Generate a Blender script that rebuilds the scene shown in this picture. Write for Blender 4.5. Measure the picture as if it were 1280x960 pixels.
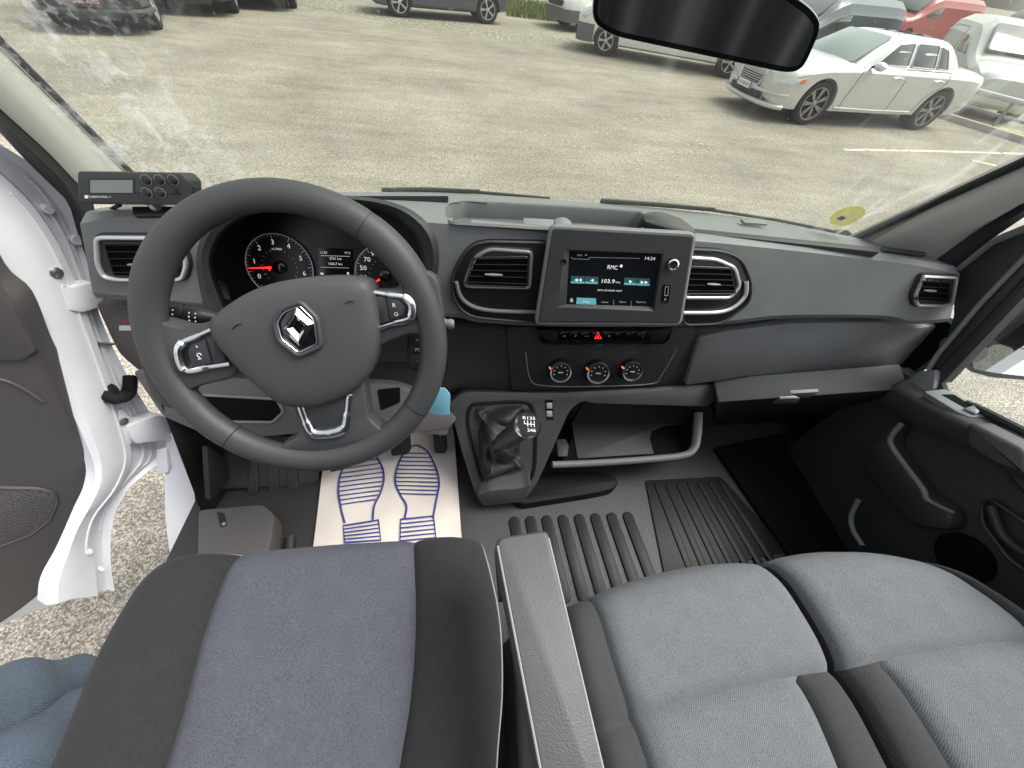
import bpy, bmesh, math, random
from mathutils import Vector as V, Matrix, noise
R = math.radians
scene = bpy.context.scene
for o in list(bpy.data.objects): bpy.data.objects.remove(o)
col = scene.collection
random.seed(7)
# ------------------------------------------------------------------ camera (a phone's very wide lens)
CAMP = V((-.2, 0, 2.094)); YAW, PITCH, ROLL, FPX = .1673, .8635, .1394, 481.1
def cam_axes():
    cy, sy = math.cos(YAW), math.sin(YAW)
    f = V((sy*math.cos(PITCH), cy*math.cos(PITCH), -math.sin(PITCH)))
    r = V((cy, -sy, 0)); u = r.cross(f)
    r2 = math.cos(ROLL)*r + math.sin(ROLL)*u
    u2 = -math.sin(ROLL)*r + math.cos(ROLL)*u
    return r2, u2, f
CR, CU, CF = cam_axes()
cd = bpy.data.cameras.new('camera'); cam = bpy.data.objects.new('camera', cd); col.objects.link(cam)
cam.matrix_world = Matrix(((CR.x, CU.x, -CF.x, CAMP.x), (CR.y, CU.y, -CF.y, CAMP.y), (CR.z, CU.z, -CF.z, CAMP.z), (0, 0, 0, 1)))
cd.sensor_width = 36; cd.lens = FPX/1280*36; cd.clip_start = .02; cd.clip_end = 500
scene.camera = cam
# ------------------------------------------------------------------ sky, sun, exposure
w = bpy.data.worlds.new('World'); scene.world = w; w.use_nodes = True
nt = w.node_tree; bg = nt.nodes['Background']
sky = nt.nodes.new('ShaderNodeTexSky'); sky.sky_type = 'NISHITA'; sky.sun_disc = False
SUN_EL, SUN_AZ = 58, 84            # azimuth clockwise from +Y
ROOF = False
sky.sun_elevation = R(SUN_EL); sky.sun_rotation = R(SUN_AZ); sky.air_density = 1.0; sky.dust_density = 4.0; sky.ozone_density = 1.0
hs = nt.nodes.new('ShaderNodeHueSaturation'); hs.inputs['Saturation'].default_value = .22      # thin cloud: a paler sky
nt.links.new(sky.outputs[0], hs.inputs['Color']); nt.links.new(hs.outputs[0], bg.inputs[0]); bg.inputs[1].default_value = .15
sl = bpy.data.lights.new('sun', 'SUN'); sl.energy = 1.5; sl.angle = R(35); sl.color = (1, .965, .92)
so = bpy.data.objects.new('sun', sl); col.objects.link(so)
sd = V((math.sin(R(SUN_AZ))*math.cos(R(SUN_EL)), math.cos(R(SUN_AZ))*math.cos(R(SUN_EL)), math.sin(R(SUN_EL))))
so.rotation_euler = (-sd).to_track_quat('-Z', 'Y').to_euler()
scene.view_settings.view_transform = 'Standard'; scene.view_settings.look = 'None'
scene.view_settings.exposure = 1.15; scene.view_settings.gamma = 1
scene.cycles.use_denoising = True
scene.cycles.max_bounces = 8; scene.cycles.transparent_max_bounces = 12

# ------------------------------------------------------------------ measuring helpers
def ray(x, y): return CF + CR*((x-640)/FPX) - CU*((y-480)/FPX)
class PL:
    def __init__(s, p, n): s.p = V(p); s.n = V(n).normalized()
    def off(s, d): return PL(s.p + s.n*d, s.n)
def PX(v): return PL((v, 0, 0), (1 if v < -.2 else -1, 0, 0))
def PY(v): return PL((0, v, 0), (0, -1, 0))
def PZ(v): return PL((0, 0, v), (0, 0, 1))
def U(p, pl):
    d = ray(*p); t = (pl.p-CAMP).dot(pl.n)/d.dot(pl.n); return CAMP + d*t
def UU(pts, pl): return [U(p, pl) for p in pts]

# ------------------------------------------------------------------ polyline helpers
def rc(pts, r, n=5, closed=True):
    """round the corners of a polygon (2D or 3D) with radius-like distance r (number or list)"""
    P = [V(p) for p in pts]; out = []; N = len(P)
    for i, p in enumerate(P):
        rr = r[i] if isinstance(r, (list, tuple)) else r
        if (not closed and i in (0, N-1)) or rr == 0: out.append(p.copy()); continue
        a, b = P[i-1], P[(i+1) % N]
        da, db = a-p, b-p
        ra, rb = min(rr, da.length*.48), min(rr, db.length*.48)
        A, B = p+da.normalized()*ra, p+db.normalized()*rb
        for k in range(n+1):
            t = k/n; out.append(A*(1-t)**2 + p*2*t*(1-t) + B*t*t)
    return out
def cat(pts, n=8, closed=False):
    P = [V(p) for p in pts]; N = len(P); out = []
    rng = range(N) if closed else range(N-1)
    for i in rng:
        g = (lambda j: P[j % N]) if closed else (lambda j: P[max(0, min(N-1, j))])
        p0, p1, p2, p3 = g(i-1), g(i), g(i+1), g(i+2)
        for k in range(n):
            t = k/n
            out.append(.5*((2*p1)+(p2-p0)*t+(2*p0-5*p1+4*p2-p3)*t*t+(3*p1-p0-3*p2+p3)*t**3))
    if not closed: out.append(P[-1].copy())
    return out
def resample(P, n):
    P = [V(p) for p in P]; L = [0]
    for a, b in zip(P, P[1:]): L.append(L[-1]+(b-a).length)
    out = []; j = 0
    for i in range(n):
        s = L[-1]*i/(n-1)
        while j < len(P)-2 and L[j+1] < s: j += 1
        d = L[j+1]-L[j]; t = 0 if d == 0 else (s-L[j])/d
        out.append(P[j].lerp(P[j+1], min(1, max(0, t))))
    return out
def inset(P, n, d):
    """offset a closed 3D polygon inwards by d in the plane of normal n"""
    N = len(P); area = V((0, 0, 0))
    for i in range(N): area += P[i].cross(P[(i+1) % N])
    sg = 1 if area.dot(n) > 0 else -1
    out = []
    for i in range(N):
        a = (P[i]-P[i-1]); b = (P[(i+1) % N]-P[i])
        if a.length < 1e-7: a = b
        if b.length < 1e-7: b = a
        na = n.cross(a).normalized()*sg; nb = n.cross(b).normalized()*sg
        m = na+nb
        if m.length < 1e-4: m = na
        m.normalize(); c = max(.5, m.dot(na))
        out.append(P[i]+m*(d/c))
    return out
class MB:
    def __init__(s): s.v = []; s.f = []; s.m = []
    def add(s, vs, fs, mi=0):
        k = len(s.v); s.v += [V(v) for v in vs]; s.f += [tuple(k+i for i in f) for f in fs]; s.m += [mi]*len(fs); return s
    def layers(s, L, cap0=True, cap1=True, mi=0):
        n = len(L[0]); vs = [p for l in L for p in l]; fs = []
        for j in range(len(L)-1):
            for i in range(n):
                k = (i+1) % n; fs.append((j*n+i, j*n+k, (j+1)*n+k, (j+1)*n+i))
        if cap0: fs.append(tuple(range(n-1, -1, -1)))
        if cap1: fs.append(tuple((len(L)-1)*n+i for i in range(n)))
        return s.add(vs, fs, mi)
    def prism(s, P, n, h=.005, back=.005, b=.002, mi=0):
        n = V(n).normalized(); P = [V(p) for p in P]
        up = lambda d, z: [q+n*z for q in (inset(P, n, d) if d else P)]
        L = [up(0, -back), up(0, h-b)]
        if b: L += [up(b*.3, h-b*.3), up(b, h)]
        else: L = [up(0, -back), up(0, h)]
        return s.layers(L, mi=mi)
    def frame(s, P, n, wd, h=.005, back=.005, b=.0015, mi=0):
        n = V(n).normalized(); P = [V(p) for p in P]
        up = lambda d, z: [q+n*z for q in (inset(P, n, d) if d else P)]
        L = [up(0, -back), up(0, h-b), up(b, h), up(wd-b, h), up(wd, h-b), up(wd, -back)]
        return s.layers(L+[L[0]], False, False, mi)
    def grid(s, rows, mi=0, closed=False):
        n = len(rows[0]); vs = [p for r in rows for p in r]; fs = []
        for j in range(len(rows)-1):
            for i in range(n if closed else n-1):
                k = (i+1) % n; fs.append((j*n+i, j*n+k, (j+1)*n+k, (j+1)*n+i))
        return s.add(vs, fs, mi)
    def tube(s, P, r, n=10, closed=False, mi=0, flat=1.0, ref=None):
        P = [V(p) for p in P]; N = len(P); L = []
        up = V(ref) if ref else None
        if up is None:
            d = (P[1]-P[0]).normalized(); up = V((0, 0, 1)) if abs(d.z) < .9 else V((1, 0, 0))
        for i in range(N):
            a = P[i-1] if (i > 0 or closed) else P[i]; b = P[(i+1) % N] if (i < N-1 or closed) else P[i]
            d = (b-a).normalized(); x = up-d*up.dot(d)
            if x.length < 1e-5: x = d.orthogonal()
            x.normalize(); y = d.cross(x)
            if not ref: up = x
            rr = r[i] if isinstance(r, (list, tuple)) else r
            L.append([P[i]+(x*math.cos(2*math.pi*k/n)*flat+y*math.sin(2*math.pi*k/n))*rr for k in range(n)])
        if closed: return s.layers(L+[L[0]], False, False, mi)
        return s.layers(L, mi=mi)
    def box(s, c, X, Y, Z, mi=0):
        c, X, Y, Z = V(c), V(X), V(Y), V(Z)
        vs = [c+X*a+Y*b+Z*d for d in (-1, 1) for b in (-1, 1) for a in (-1, 1)]
        return s.add(vs, [(0, 2, 3, 1), (4, 5, 7, 6), (0, 1, 5, 4), (2, 6, 7, 3), (0, 4, 6, 2), (1, 3, 7, 5)], mi)
    def revolve(s, c, ax, prof, n=32, mi=0, cap=True):
        c, ax = V(c), V(ax).normalized(); x = ax.orthogonal().normalized(); y = ax.cross(x)
        L = [[c+ax*h+(x*math.cos(2*math.pi*k/n)+y*math.sin(2*math.pi*k/n))*r for k in range(n)] for r, h in prof]
        return s.layers(L, cap, cap, mi)
    def ribbon(s, P, wd, n, mi=0, closed=False):
        n = V(n).normalized(); P = [V(p) for p in P]; N = len(P); a, b = [], []
        for i in range(N):
            p = P[i-1] if (i > 0 or closed) else P[i]; q = P[(i+1) % N] if (i < N-1 or closed) else P[i]
            t = n.cross((q-p)).normalized()*wd/2; a.append(P[i]+t); b.append(P[i]-t)
        if closed: a.append(a[0]); b.append(b[0])
        return s.grid([a, b], mi)
    def text(s, body, p0, p1, n, size=None, align='FIT', mi=0, depth=0.0003):
        """text whose baseline runs p0 -> p1 on a plane of normal n; FIT stretches it to that length"""
        cu = bpy.data.curves.new('t', 'FONT'); cu.body = body; cu.size = 1; cu.resolution_u = 2
        ob = bpy.data.objects.new('t', cu); col.objects.link(ob)
        me = bpy.data.meshes.new_from_object(ob)
        p0, p1 = V(p0), V(p1); X = (p1-p0); L = X.length; X.normalize(); n = V(n).normalized(); Y = n.cross(X)
        if len(me.vertices):
            xs = [v.co.x for v in me.vertices]; x0, x1 = min(xs), max(xs)
            k = L/(x1-x0) if align == 'FIT' else size
            ky = size if size else k
            if size and len(body) == 1: k = size; p0 = (p0+p1)/2-X*(x1-x0)*k/2
            s.add([p0+X*(v.co.x-x0)*k+Y*v.co.y*ky*(1.0)+n*depth for v in me.vertices], [tuple(p.vertices) for p in me.polygons], mi)
        bpy.data.objects.remove(ob); bpy.data.curves.remove(cu); bpy.data.meshes.remove(me)
        return s
    def xf(s, M):
        s.v = [M @ v for v in s.v]; return s

# ------------------------------------------------------------------ object helpers
BASE = {}
def thing(name, label, cat_, loc=(0, 0, 0), group=None, kind=None):
    o = bpy.data.objects.new(name, None); col.objects.link(o); o.location = loc; o.empty_display_size = .05
    o['label'] = label; o['category'] = cat_
    if group: o['group'] = group
    if kind: o['kind'] = kind
    BASE[o.name] = V(loc); return o
def part(name, mb, mats, parent, smooth=35, sub=0, label=None):
    me = bpy.data.meshes.new(name); b = BASE[parent.name] if parent else V((0, 0, 0))
    if parent is None:
        n = len(mb.v); c = sum(mb.v, V((0, 0, 0)))/n; b = V((c.x, c.y, min(v.z for v in mb.v)))
    me.from_pydata([v-b for v in mb.v], [], mb.f)
    if not isinstance(mats, (list, tuple)): mats = [mats]
    for m in mats: me.materials.append(m)
    for p, mi in zip(me.polygons, mb.m): p.material_index = mi
    me.validate(); me.update()
    bmx = bmesh.new(); bmx.from_mesh(me); bmesh.ops.recalc_face_normals(bmx, faces=bmx.faces)
    bmx.to_mesh(me); bmx.free()
    if smooth:
        for p in me.polygons: p.use_smooth = True
        me.set_sharp_from_angle(angle=R(smooth))
    o = bpy.data.objects.new(name, me); col.objects.link(o)
    if parent: o.parent = parent
    else: o.location = b
    BASE[o.name] = b
    if sub:
        md = o.modifiers.new('sub', 'SUBSURF'); md.levels = md.render_levels = sub
    if label: o['label'] = label
    return o
def single(name, mb, mats, label, cat_, group=None, kind=None, **k):
    o = part(name, mb, mats, None, **k)
    if label: o['label'] = label
    if cat_: o['category'] = cat_
    if group: o['group'] = group
    if kind: o['kind'] = kind
    return o
def struct(name, mb, mats, **k):
    o = part(name, mb, mats, None, **k); o['kind'] = 'structure'; return o

# ------------------------------------------------------------------ materials
def srgb(c):
    return tuple(((x/255)/12.92 if x/255 <= .04045 else ((x/255+.055)/1.055)**2.4) for x in c)
def mat(name, c, rough=.5, metal=0, bump=0, bscale=400, var=0, vscale=6, spec=.5, coat=0, emit=0, stretch=None, detail=2):
    m = bpy.data.materials.new(name); m.use_nodes = True; nt = m.node_tree; b = nt.nodes['Principled BSDF']
    b.inputs['Base Color'].default_value = (*c, 1); b.inputs['Roughness'].default_value = rough
    b.inputs['Metallic'].default_value = metal; b.inputs['Specular IOR Level'].default_value = spec
    b.inputs['Coat Weight'].default_value = coat
    if emit:
        b.inputs['Emission Color'].default_value = (*c, 1); b.inputs['Emission Strength'].default_value = emit
    tc = nt.nodes.new('ShaderNodeTexCoord')
    if bump:
        n = nt.nodes.new('ShaderNodeTexNoise'); n.inputs['Scale'].default_value = bscale; n.inputs['Detail'].default_value = detail
        nt.links.new(tc.outputs['Object'], n.inputs['Vector'])
        bp = nt.nodes.new('ShaderNodeBump'); bp.inputs['Strength'].default_value = bump; bp.inputs['Distance'].default_value = .002
        nt.links.new(n.outputs['Fac'], bp.inputs['Height']); nt.links.new(bp.outputs[0], b.inputs['Normal'])
    if var:
        n = nt.nodes.new('ShaderNodeTexNoise'); n.inputs['Scale'].default_value = vscale; n.inputs['Detail'].default_value = 6
        nt.links.new(tc.outputs['Object'], n.inputs['Vector'])
        mr = nt.nodes.new('ShaderNodeMapRange'); mr.inputs[1].default_value = .3; mr.inputs[2].default_value = .7
        mr.inputs[3].default_value = 1-var; mr.inputs[4].default_value = 1+var
        nt.links.new(n.outputs['Fac'], mr.inputs[0])
        mx = nt.nodes.new('ShaderNodeVectorMath'); mx.operation = 'SCALE'; mx.inputs[0].default_value = c
        nt.links.new(mr.outputs[0], mx.inputs['Scale']); nt.links.new(mx.outputs[0], b.inputs['Base Color'])
    return m
def fabric(name, c, c2, sc=420, bump=.35, rough=.95):
    m = bpy.data.materials.new(name); m.use_nodes = True; nt = m.node_tree; b = nt.nodes['Principled BSDF']; L = nt.links.new
    b.inputs['Roughness'].default_value = rough; b.inputs['Specular IOR Level'].default_value = .15
    b.inputs['Sheen Weight'].default_value = .04; b.inputs['Sheen Roughness'].default_value = .6
    tc = nt.nodes.new('ShaderNodeTexCoord')
    mp = nt.nodes.new('ShaderNodeMapping'); mp.inputs['Rotation'].default_value = (0, 0, R(38)); L(tc.outputs['Object'], mp.inputs[0])
    w1 = nt.nodes.new('ShaderNodeTexWave'); w1.inputs['Scale'].default_value = sc*.3; w1.inputs['Distortion'].default_value = 1.5; w1.inputs['Detail'].default_value = 1
    L(mp.outputs[0], w1.inputs[0])
    n1 = nt.nodes.new('ShaderNodeTexNoise'); n1.inputs['Scale'].default_value = sc*1.3; n1.inputs['Detail'].default_value = 3; n1.inputs['Roughness'].default_value = .7
    L(tc.outputs['Object'], n1.inputs[0])
    n2 = nt.nodes.new('ShaderNodeTexNoise'); n2.inputs['Scale'].default_value = 40; n2.inputs['Detail'].default_value = 5
    L(tc.outputs['Object'], n2.inputs[0])
    a = nt.nodes.new('ShaderNodeMath'); a.operation = 'MULTIPLY_ADD'; a.inputs[1].default_value = .22; L(w1.outputs['Fac'], a.inputs[0])
    s1 = nt.nodes.new('ShaderNodeMath'); s1.operation = 'MULTIPLY_ADD'; s1.inputs[1].default_value = .75; L(n1.outputs['Fac'], s1.inputs[0])
    s2 = nt.nodes.new('ShaderNodeMath'); s2.operation = 'MULTIPLY_ADD'; s2.inputs[1].default_value = .12; s2.inputs[2].default_value = -.085; L(n2.outputs['Fac'], s2.inputs[0])
    L(s2.outputs[0], s1.inputs[2]); L(s1.outputs[0], a.inputs[2])
    rp = nt.nodes.new('ShaderNodeValToRGB'); rp.color_ramp.elements[0].position = .18; rp.color_ramp.elements[1].position = .85
    rp.color_ramp.elements[0].color = (*c, 1); rp.color_ramp.elements[1].color = (*c2, 1)
    L(a.outputs[0], rp.inputs[0]); L(rp.outputs[0], b.inputs['Base Color'])
    bp = nt.nodes.new('ShaderNodeBump'); bp.inputs['Strength'].default_value = bump; bp.inputs['Distance'].default_value = .0015
    L(a.outputs[0], bp.inputs['Height']); L(bp.outputs[0], b.inputs['Normal'])
    return m
def glass(name, tint=(1, 1, 1), dirt=None, gl=.06):
    m = bpy.data.materials.new(name); m.use_nodes = True; nt = m.node_tree; L = nt.links.new
    nt.nodes.remove(nt.nodes['Principled BSDF']); out = nt.nodes['Material Output']
    t = nt.nodes.new('ShaderNodeBsdfTransparent'); t.inputs[0].default_value = (*tint, 1)
    g = nt.nodes.new('ShaderNodeBsdfGlossy'); g.inputs['Roughness'].default_value = .02
    mx = nt.nodes.new('ShaderNodeMixShader'); mx.inputs[0].default_value = gl; L(t.outputs[0], mx.inputs[1]); L(g.outputs[0], mx.inputs[2])
    last = mx
    if dirt:
        d = nt.nodes.new('ShaderNodeBsdfDiffuse'); d.inputs[0].default_value = (.9, .92, .9, 1)
        tr = nt.nodes.new('ShaderNodeBsdfTranslucent'); tr.inputs[0].default_value = (.9, .92, .9, 1)
        ad = nt.nodes.new('ShaderNodeMixShader'); ad.inputs[0].default_value = .5; L(d.outputs[0], ad.inputs[1]); L(tr.outputs[0], ad.inputs[2])
        m2 = nt.nodes.new('ShaderNodeMixShader'); L(mx.outputs[0], m2.inputs[1]); L(ad.outputs[0], m2.inputs[2]); L(dirt(nt, L), m2.inputs[0]); last = m2
    L(last.outputs[0], out.inputs[0]); return m
def dirt_fn(nt, L):
    """dust film: an even haze, wiper smears, and thick wiped grime at both lower corners of the pane"""
    tc = nt.nodes.new('ShaderNodeTexCoord'); sp = nt.nodes.new('ShaderNodeSeparateXYZ'); L(tc.outputs['Object'], sp.inputs[0])
    def noise_(sc, det, vec=(1, 1, 1), dist=0):
        mp = nt.nodes.new('ShaderNodeMapping'); mp.inputs['Scale'].default_value = vec; L(tc.outputs['Object'], mp.inputs[0])
        n = nt.nodes.new('ShaderNodeTexNoise'); n.inputs['Scale'].default_value = sc; n.inputs['Detail'].default_value = det; n.inputs['Distortion'].default_value = dist
        L(mp.outputs[0], n.inputs[0]); return n.outputs['Fac']
    def rng(v, a, b, c, d):
        r = nt.nodes.new('ShaderNodeMapRange'); r.inputs[1].default_value = a; r.inputs[2].default_value = b; r.inputs[3].default_value = c; r.inputs[4].default_value = d
        L(v, r.inputs[0]); return r.outputs[0]
    def op(o, a, b):
        n = nt.nodes.new('ShaderNodeMath'); n.operation = o
        for i, q in enumerate((a, b)):
            if isinstance(q, (int, float)): n.inputs[i].default_value = q
            else: L(q, n.inputs[i])
        return n.outputs[0]
    film = rng(noise_(3, 3), .3, .7, .018, .045)
    specks = rng(noise_(170, 2), .70, .76, 0, .35)
    smear = rng(noise_(9, 7, (1, 1, .25), 1.5), .60, .80, 0, .10)
    left = rng(sp.outputs['X'], -.48, -.66, 0, 1)
    grime = op('MULTIPLY', op('ADD', rng(noise_(22, 12, (1, 1, .7), .8), .50, .66, 0, .42), rng(noise_(90, 6, (1, 1, 1), .3), .50, .62, .02, .22)), left)
    right = rng(sp.outputs['X'], .50, .72, 0, 1)
    grime2 = op('MULTIPLY', rng(noise_(11, 8, (2.2, 1, .5), .8), .50, .70, .04, .35), right)
    return op('ADD', op('ADD', film, op('MULTIPLY', specks, .5)), op('ADD', smear, op('ADD', grime, grime2)))

M = {}
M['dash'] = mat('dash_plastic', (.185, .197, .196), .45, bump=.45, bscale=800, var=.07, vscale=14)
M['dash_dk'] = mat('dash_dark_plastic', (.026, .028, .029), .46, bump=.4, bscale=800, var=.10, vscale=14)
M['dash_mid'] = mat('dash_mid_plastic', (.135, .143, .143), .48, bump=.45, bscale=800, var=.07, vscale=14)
M['ledge'] = mat('door_ledge_plastic', (.062, .065, .066), .45, bump=.4, bscale=700, var=.08, vscale=14)
M['warm'] = mat('warm_grey_plastic', (.105, .098, .096), .6, bump=.35, bscale=600)
M['black'] = mat('black_plastic', (.010, .010, .011), .4, bump=.1, bscale=500)
M['gloss'] = mat('gloss_black', (.006, .006, .007), .08, coat=.5)
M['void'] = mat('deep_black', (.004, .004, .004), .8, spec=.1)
M['rubber'] = mat('seal_rubber', (.014, .014, .015), .7)
M['leather'] = mat('wheel_leather', (.045, .047, .048), .48, bump=.22, bscale=900, spec=.4)
M['airbag'] = mat('airbag_cover', (.056, .057, .057), .52, bump=.3, bscale=700, spec=.4)
M['boot'] = mat('boot_leather', (.020, .020, .021), .55, bump=.4, bscale=260)
M['armr'] = mat('armrest_vinyl', (.062, .064, .065), .5, bump=.35, bscale=620, detail=3, var=.08, vscale=30)
M['chrome'] = mat('satin_chrome', (.72, .73, .75), .22, 1)
M['chrome2'] = mat('bright_chrome', (.85, .86, .88), .08, 1)
M['satin'] = mat('satin_silver', (.70, .71, .72), .38, .55)
M['slat'] = mat('vent_slat_black', (.008, .008, .009), .6, spec=.15)
M['bezel'] = mat('grey_bezel', (.17, .175, .18), .3)
M['pillar'] = mat('pillar_trim', (.42, .41, .38), .8, bump=.15, bscale=500)
M['white'] = mat('van_white_paint', (.80, .81, .86), .3, coat=.3)
M['white2'] = mat('van_white_sealer', (.80, .81, .85), .45, var=.05, vscale=12)
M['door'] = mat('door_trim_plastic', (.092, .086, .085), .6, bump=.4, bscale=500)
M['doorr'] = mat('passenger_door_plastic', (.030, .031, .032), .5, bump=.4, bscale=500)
M['fl'] = fabric('seat_fabric_light', (.050, .056, .060), (.215, .230, .242))
M['fd'] = fabric('seat_fabric_blue_grey', (.024, .026, .032), (.135, .143, .170))
M['fb'] = fabric('bolster_fabric_dark', (.013, .013, .014), (.042, .042, .044), bump=.2)
M['fg'] = fabric('bolster_fabric_grey', (.024, .025, .025), (.068, .070, .070), bump=.15)
M['seam'] = mat('seam_thread', (.02, .02, .022), .9)
M['piping'] = mat('seam_piping', (.26, .26, .255), .7)
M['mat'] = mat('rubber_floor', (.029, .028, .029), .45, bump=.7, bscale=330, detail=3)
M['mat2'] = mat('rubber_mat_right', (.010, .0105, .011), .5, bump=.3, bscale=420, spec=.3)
M['paper'] = mat('paper', (.66, .60, .545), .85, var=.06, vscale=9, bump=.1, bscale=30)
M['blue'] = mat('blue_ink', (.035, .045, .22), .8)
M['tag'] = mat('blue_key_tag', (.16, .38, .50), .35)
M['red'] = mat('red_glow', (.9, .02, .02), .5, emit=1.2)
M['redp'] = mat('red_mark', (.75, .03, .02), .5)
M['ink'] = mat('white_print', (.75, .76, .76), .6)
M['glow'] = mat('screen_white', (.7, .72, .72), .5, emit=.30)
M['glowd'] = mat('screen_grey', (.35, .4, .42), .5, emit=.12)
M['teal'] = mat('screen_teal', (.10, .33, .36), .4, emit=.22)
M['teald'] = mat('screen_teal_dark', (.03, .09, .10), .3, emit=.12)
M['scr'] = mat('screen_black', (.008, .010, .011), .12)
M['dial'] = mat('dial_black', (.012, .012, .013), .35)
M['lcd'] = mat('grey_lcd', (.16, .18, .17), .15)
M['mirror'] = mat('mirror_glass', (.85, .88, .88), .02, 1)
M['jeans'] = fabric('denim', (.02, .035, .06), (.20, .25, .31), sc=300, bump=.5)
M['metal'] = mat('zinc_metal', (.5, .5, .5), .3, .9)
M['stick'] = mat('yellow_green_sticker', (.70, .68, .10), .6)

# ================================================================== OUTSIDE: the car park
def ground_mat():
    m = bpy.data.materials.new('asphalt'); m.use_nodes = True; nt = m.node_tree; b = nt.nodes['Principled BSDF']; L = nt.links.new
    b.inputs['Roughness'].default_value = .9; b.inputs['Specular IOR Level'].default_value = .2
    tc = nt.nodes.new('ShaderNodeTexCoord')
    def nz(sc, det, rough=.6, vec=None):
        n = nt.nodes.new('ShaderNodeTexNoise'); n.inputs['Scale'].default_value = sc; n.inputs['Detail'].default_value = det; n.inputs['Roughness'].default_value = rough
        if vec:
            mp = nt.nodes.new('ShaderNodeMapping'); mp.inputs['Scale'].default_value = vec; L(tc.outputs['Object'], mp.inputs[0]); L(mp.outputs[0], n.inputs[0])
        else: L(tc.outputs['Object'], n.inputs[0])
        return n
    vo = nt.nodes.new('ShaderNodeTexVoronoi'); vo.inputs['Scale'].default_value = 135; L(tc.outputs['Object'], vo.inputs[0])
    rp = nt.nodes.new('ShaderNodeValToRGB'); e = rp.color_ramp.elements
    e[0].position = .0; e[0].color = (.125, .114, .095, 1); e[1].position = 1; e[1].color = (.50, .455, .385, 1)
    q = e.new(.45); q.color = (.250, .228, .188, 1)
    sep = nt.nodes.new('ShaderNodeSeparateColor'); L(vo.outputs['Color'], sep.inputs[0])
    L(sep.outputs[0], rp.inputs[0])
    big = nz(.55, 6); r1 = nt.nodes.new('ShaderNodeMapRange'); r1.inputs[1].default_value = .3; r1.inputs[2].default_value = .7; r1.inputs[3].default_value = .74; r1.inputs[4].default_value = 1.22; L(big.outputs[0], r1.inputs[0])
    st = nz(2.2, 5, .6, (.35, 1.6, 1)); r2 = nt.nodes.new('ShaderNodeMapRange'); r2.inputs[1].default_value = .35; r2.inputs[2].default_value = .7; r2.inputs[3].default_value = .9; r2.inputs[4].default_value = 1.15; L(st.outputs[0], r2.inputs[0])
    mu = nt.nodes.new('ShaderNodeMath'); mu.operation = 'MULTIPLY'; L(r1.outputs[0], mu.inputs[0]); L(r2.outputs[0], mu.inputs[1])
    sc = nt.nodes.new('ShaderNodeVectorMath'); sc.operation = 'SCALE'; L(rp.outputs[0], sc.inputs[0]); L(mu.outputs[0], sc.inputs['Scale'])
    L(sc.outputs[0], b.inputs['Base Color'])
    bp = nt.nodes.new('ShaderNodeBump'); bp.inputs['Strength'].default_value = .6; bp.inputs['Distance'].default_value = .006
    inv = nt.nodes.new('ShaderNodeMath'); inv.operation = 'SUBTRACT'; inv.inputs[0].default_value = 1; L(vo.outputs['Distance'], inv.inputs[1])
    L(inv.outputs[0], bp.inputs['Height']); L(bp.outputs[0], b.inputs['Normal'])
    return m
M['asphalt'] = ground_mat()
g = MB(); g.add([(-150, -60, 0), (150, -60, 0), (150, 220, 0), (-150, 220, 0)], [(0, 1, 2, 3)]); struct('ground', g, M['asphalt'], smooth=0)
def worn(name, c, thr, sc=9):
    """ragged paint or dust: the noise eats holes through it"""
    m = mat(name, c, .9); nt = m.node_tree; L = nt.links.new; b = nt.nodes['Principled BSDF']
    tc = nt.nodes.new('ShaderNodeTexCoord'); n = nt.nodes.new('ShaderNodeTexNoise'); n.inputs['Scale'].default_value = sc; n.inputs['Detail'].default_value = 8; n.inputs['Roughness'].default_value = .7
    L(tc.outputs['Object'], n.inputs[0]); r = nt.nodes.new('ShaderNodeMapRange'); r.inputs[1].default_value = thr; r.inputs[2].default_value = thr+.08
    L(n.outputs['Fac'], r.inputs[0]); L(r.outputs[0], b.inputs['Alpha']); return m
M['dust'] = worn('pale_dust_streak', (.46, .43, .32), .52, 14)
M['line'] = worn('worn_white_paint', (.62, .60, .50), .38, 5)
M['grav'] = worn('gravel_spill', (.34, .32, .26), .44, 9)
def flat(name, px, wd, m, z=.004):
    g = MB(); P = resample(cat([U(p, PZ(z)) for p in px], 6), 40); n = len(P)
    a, b = [], []
    for i, p in enumerate(P):
        q = (P[min(n-1, i+1)]-P[max(0, i-1)]).normalized(); t = V((-q.y, q.x, 0))*wd/2*(1+.35*noise.noise(p*1.7)); a.append(p+t); b.append(p-t)
    g.grid([a, b]); return struct(name, g, m, smooth=0)
flat('ground_dust_streak', [(745, 168), (790, 152), (850, 146), (940, 146), (1010, 150)], .42, M['dust'])
flat('ground_dust_streak', [(790, 205), (850, 190), (920, 176), (1000, 171), (1050, 172)], .36, M['dust'], .008)
flat('ground_dust_streak', [(650, 165), (690, 172), (740, 185)], .5, M['dust'], .004)
flat('ground_marking_line', [(1055, 187), (1170, 189), (1300, 193)], .10, M['line'])
flat('ground_marking_line', [(1215, 200), (1245, 207)], .12, M['line'])
flat('gravel_patch', [(340, -10), (450, 12), (560, 32), (650, 45), (760, 60)], 2.0, M['grav'], .004)
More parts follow.
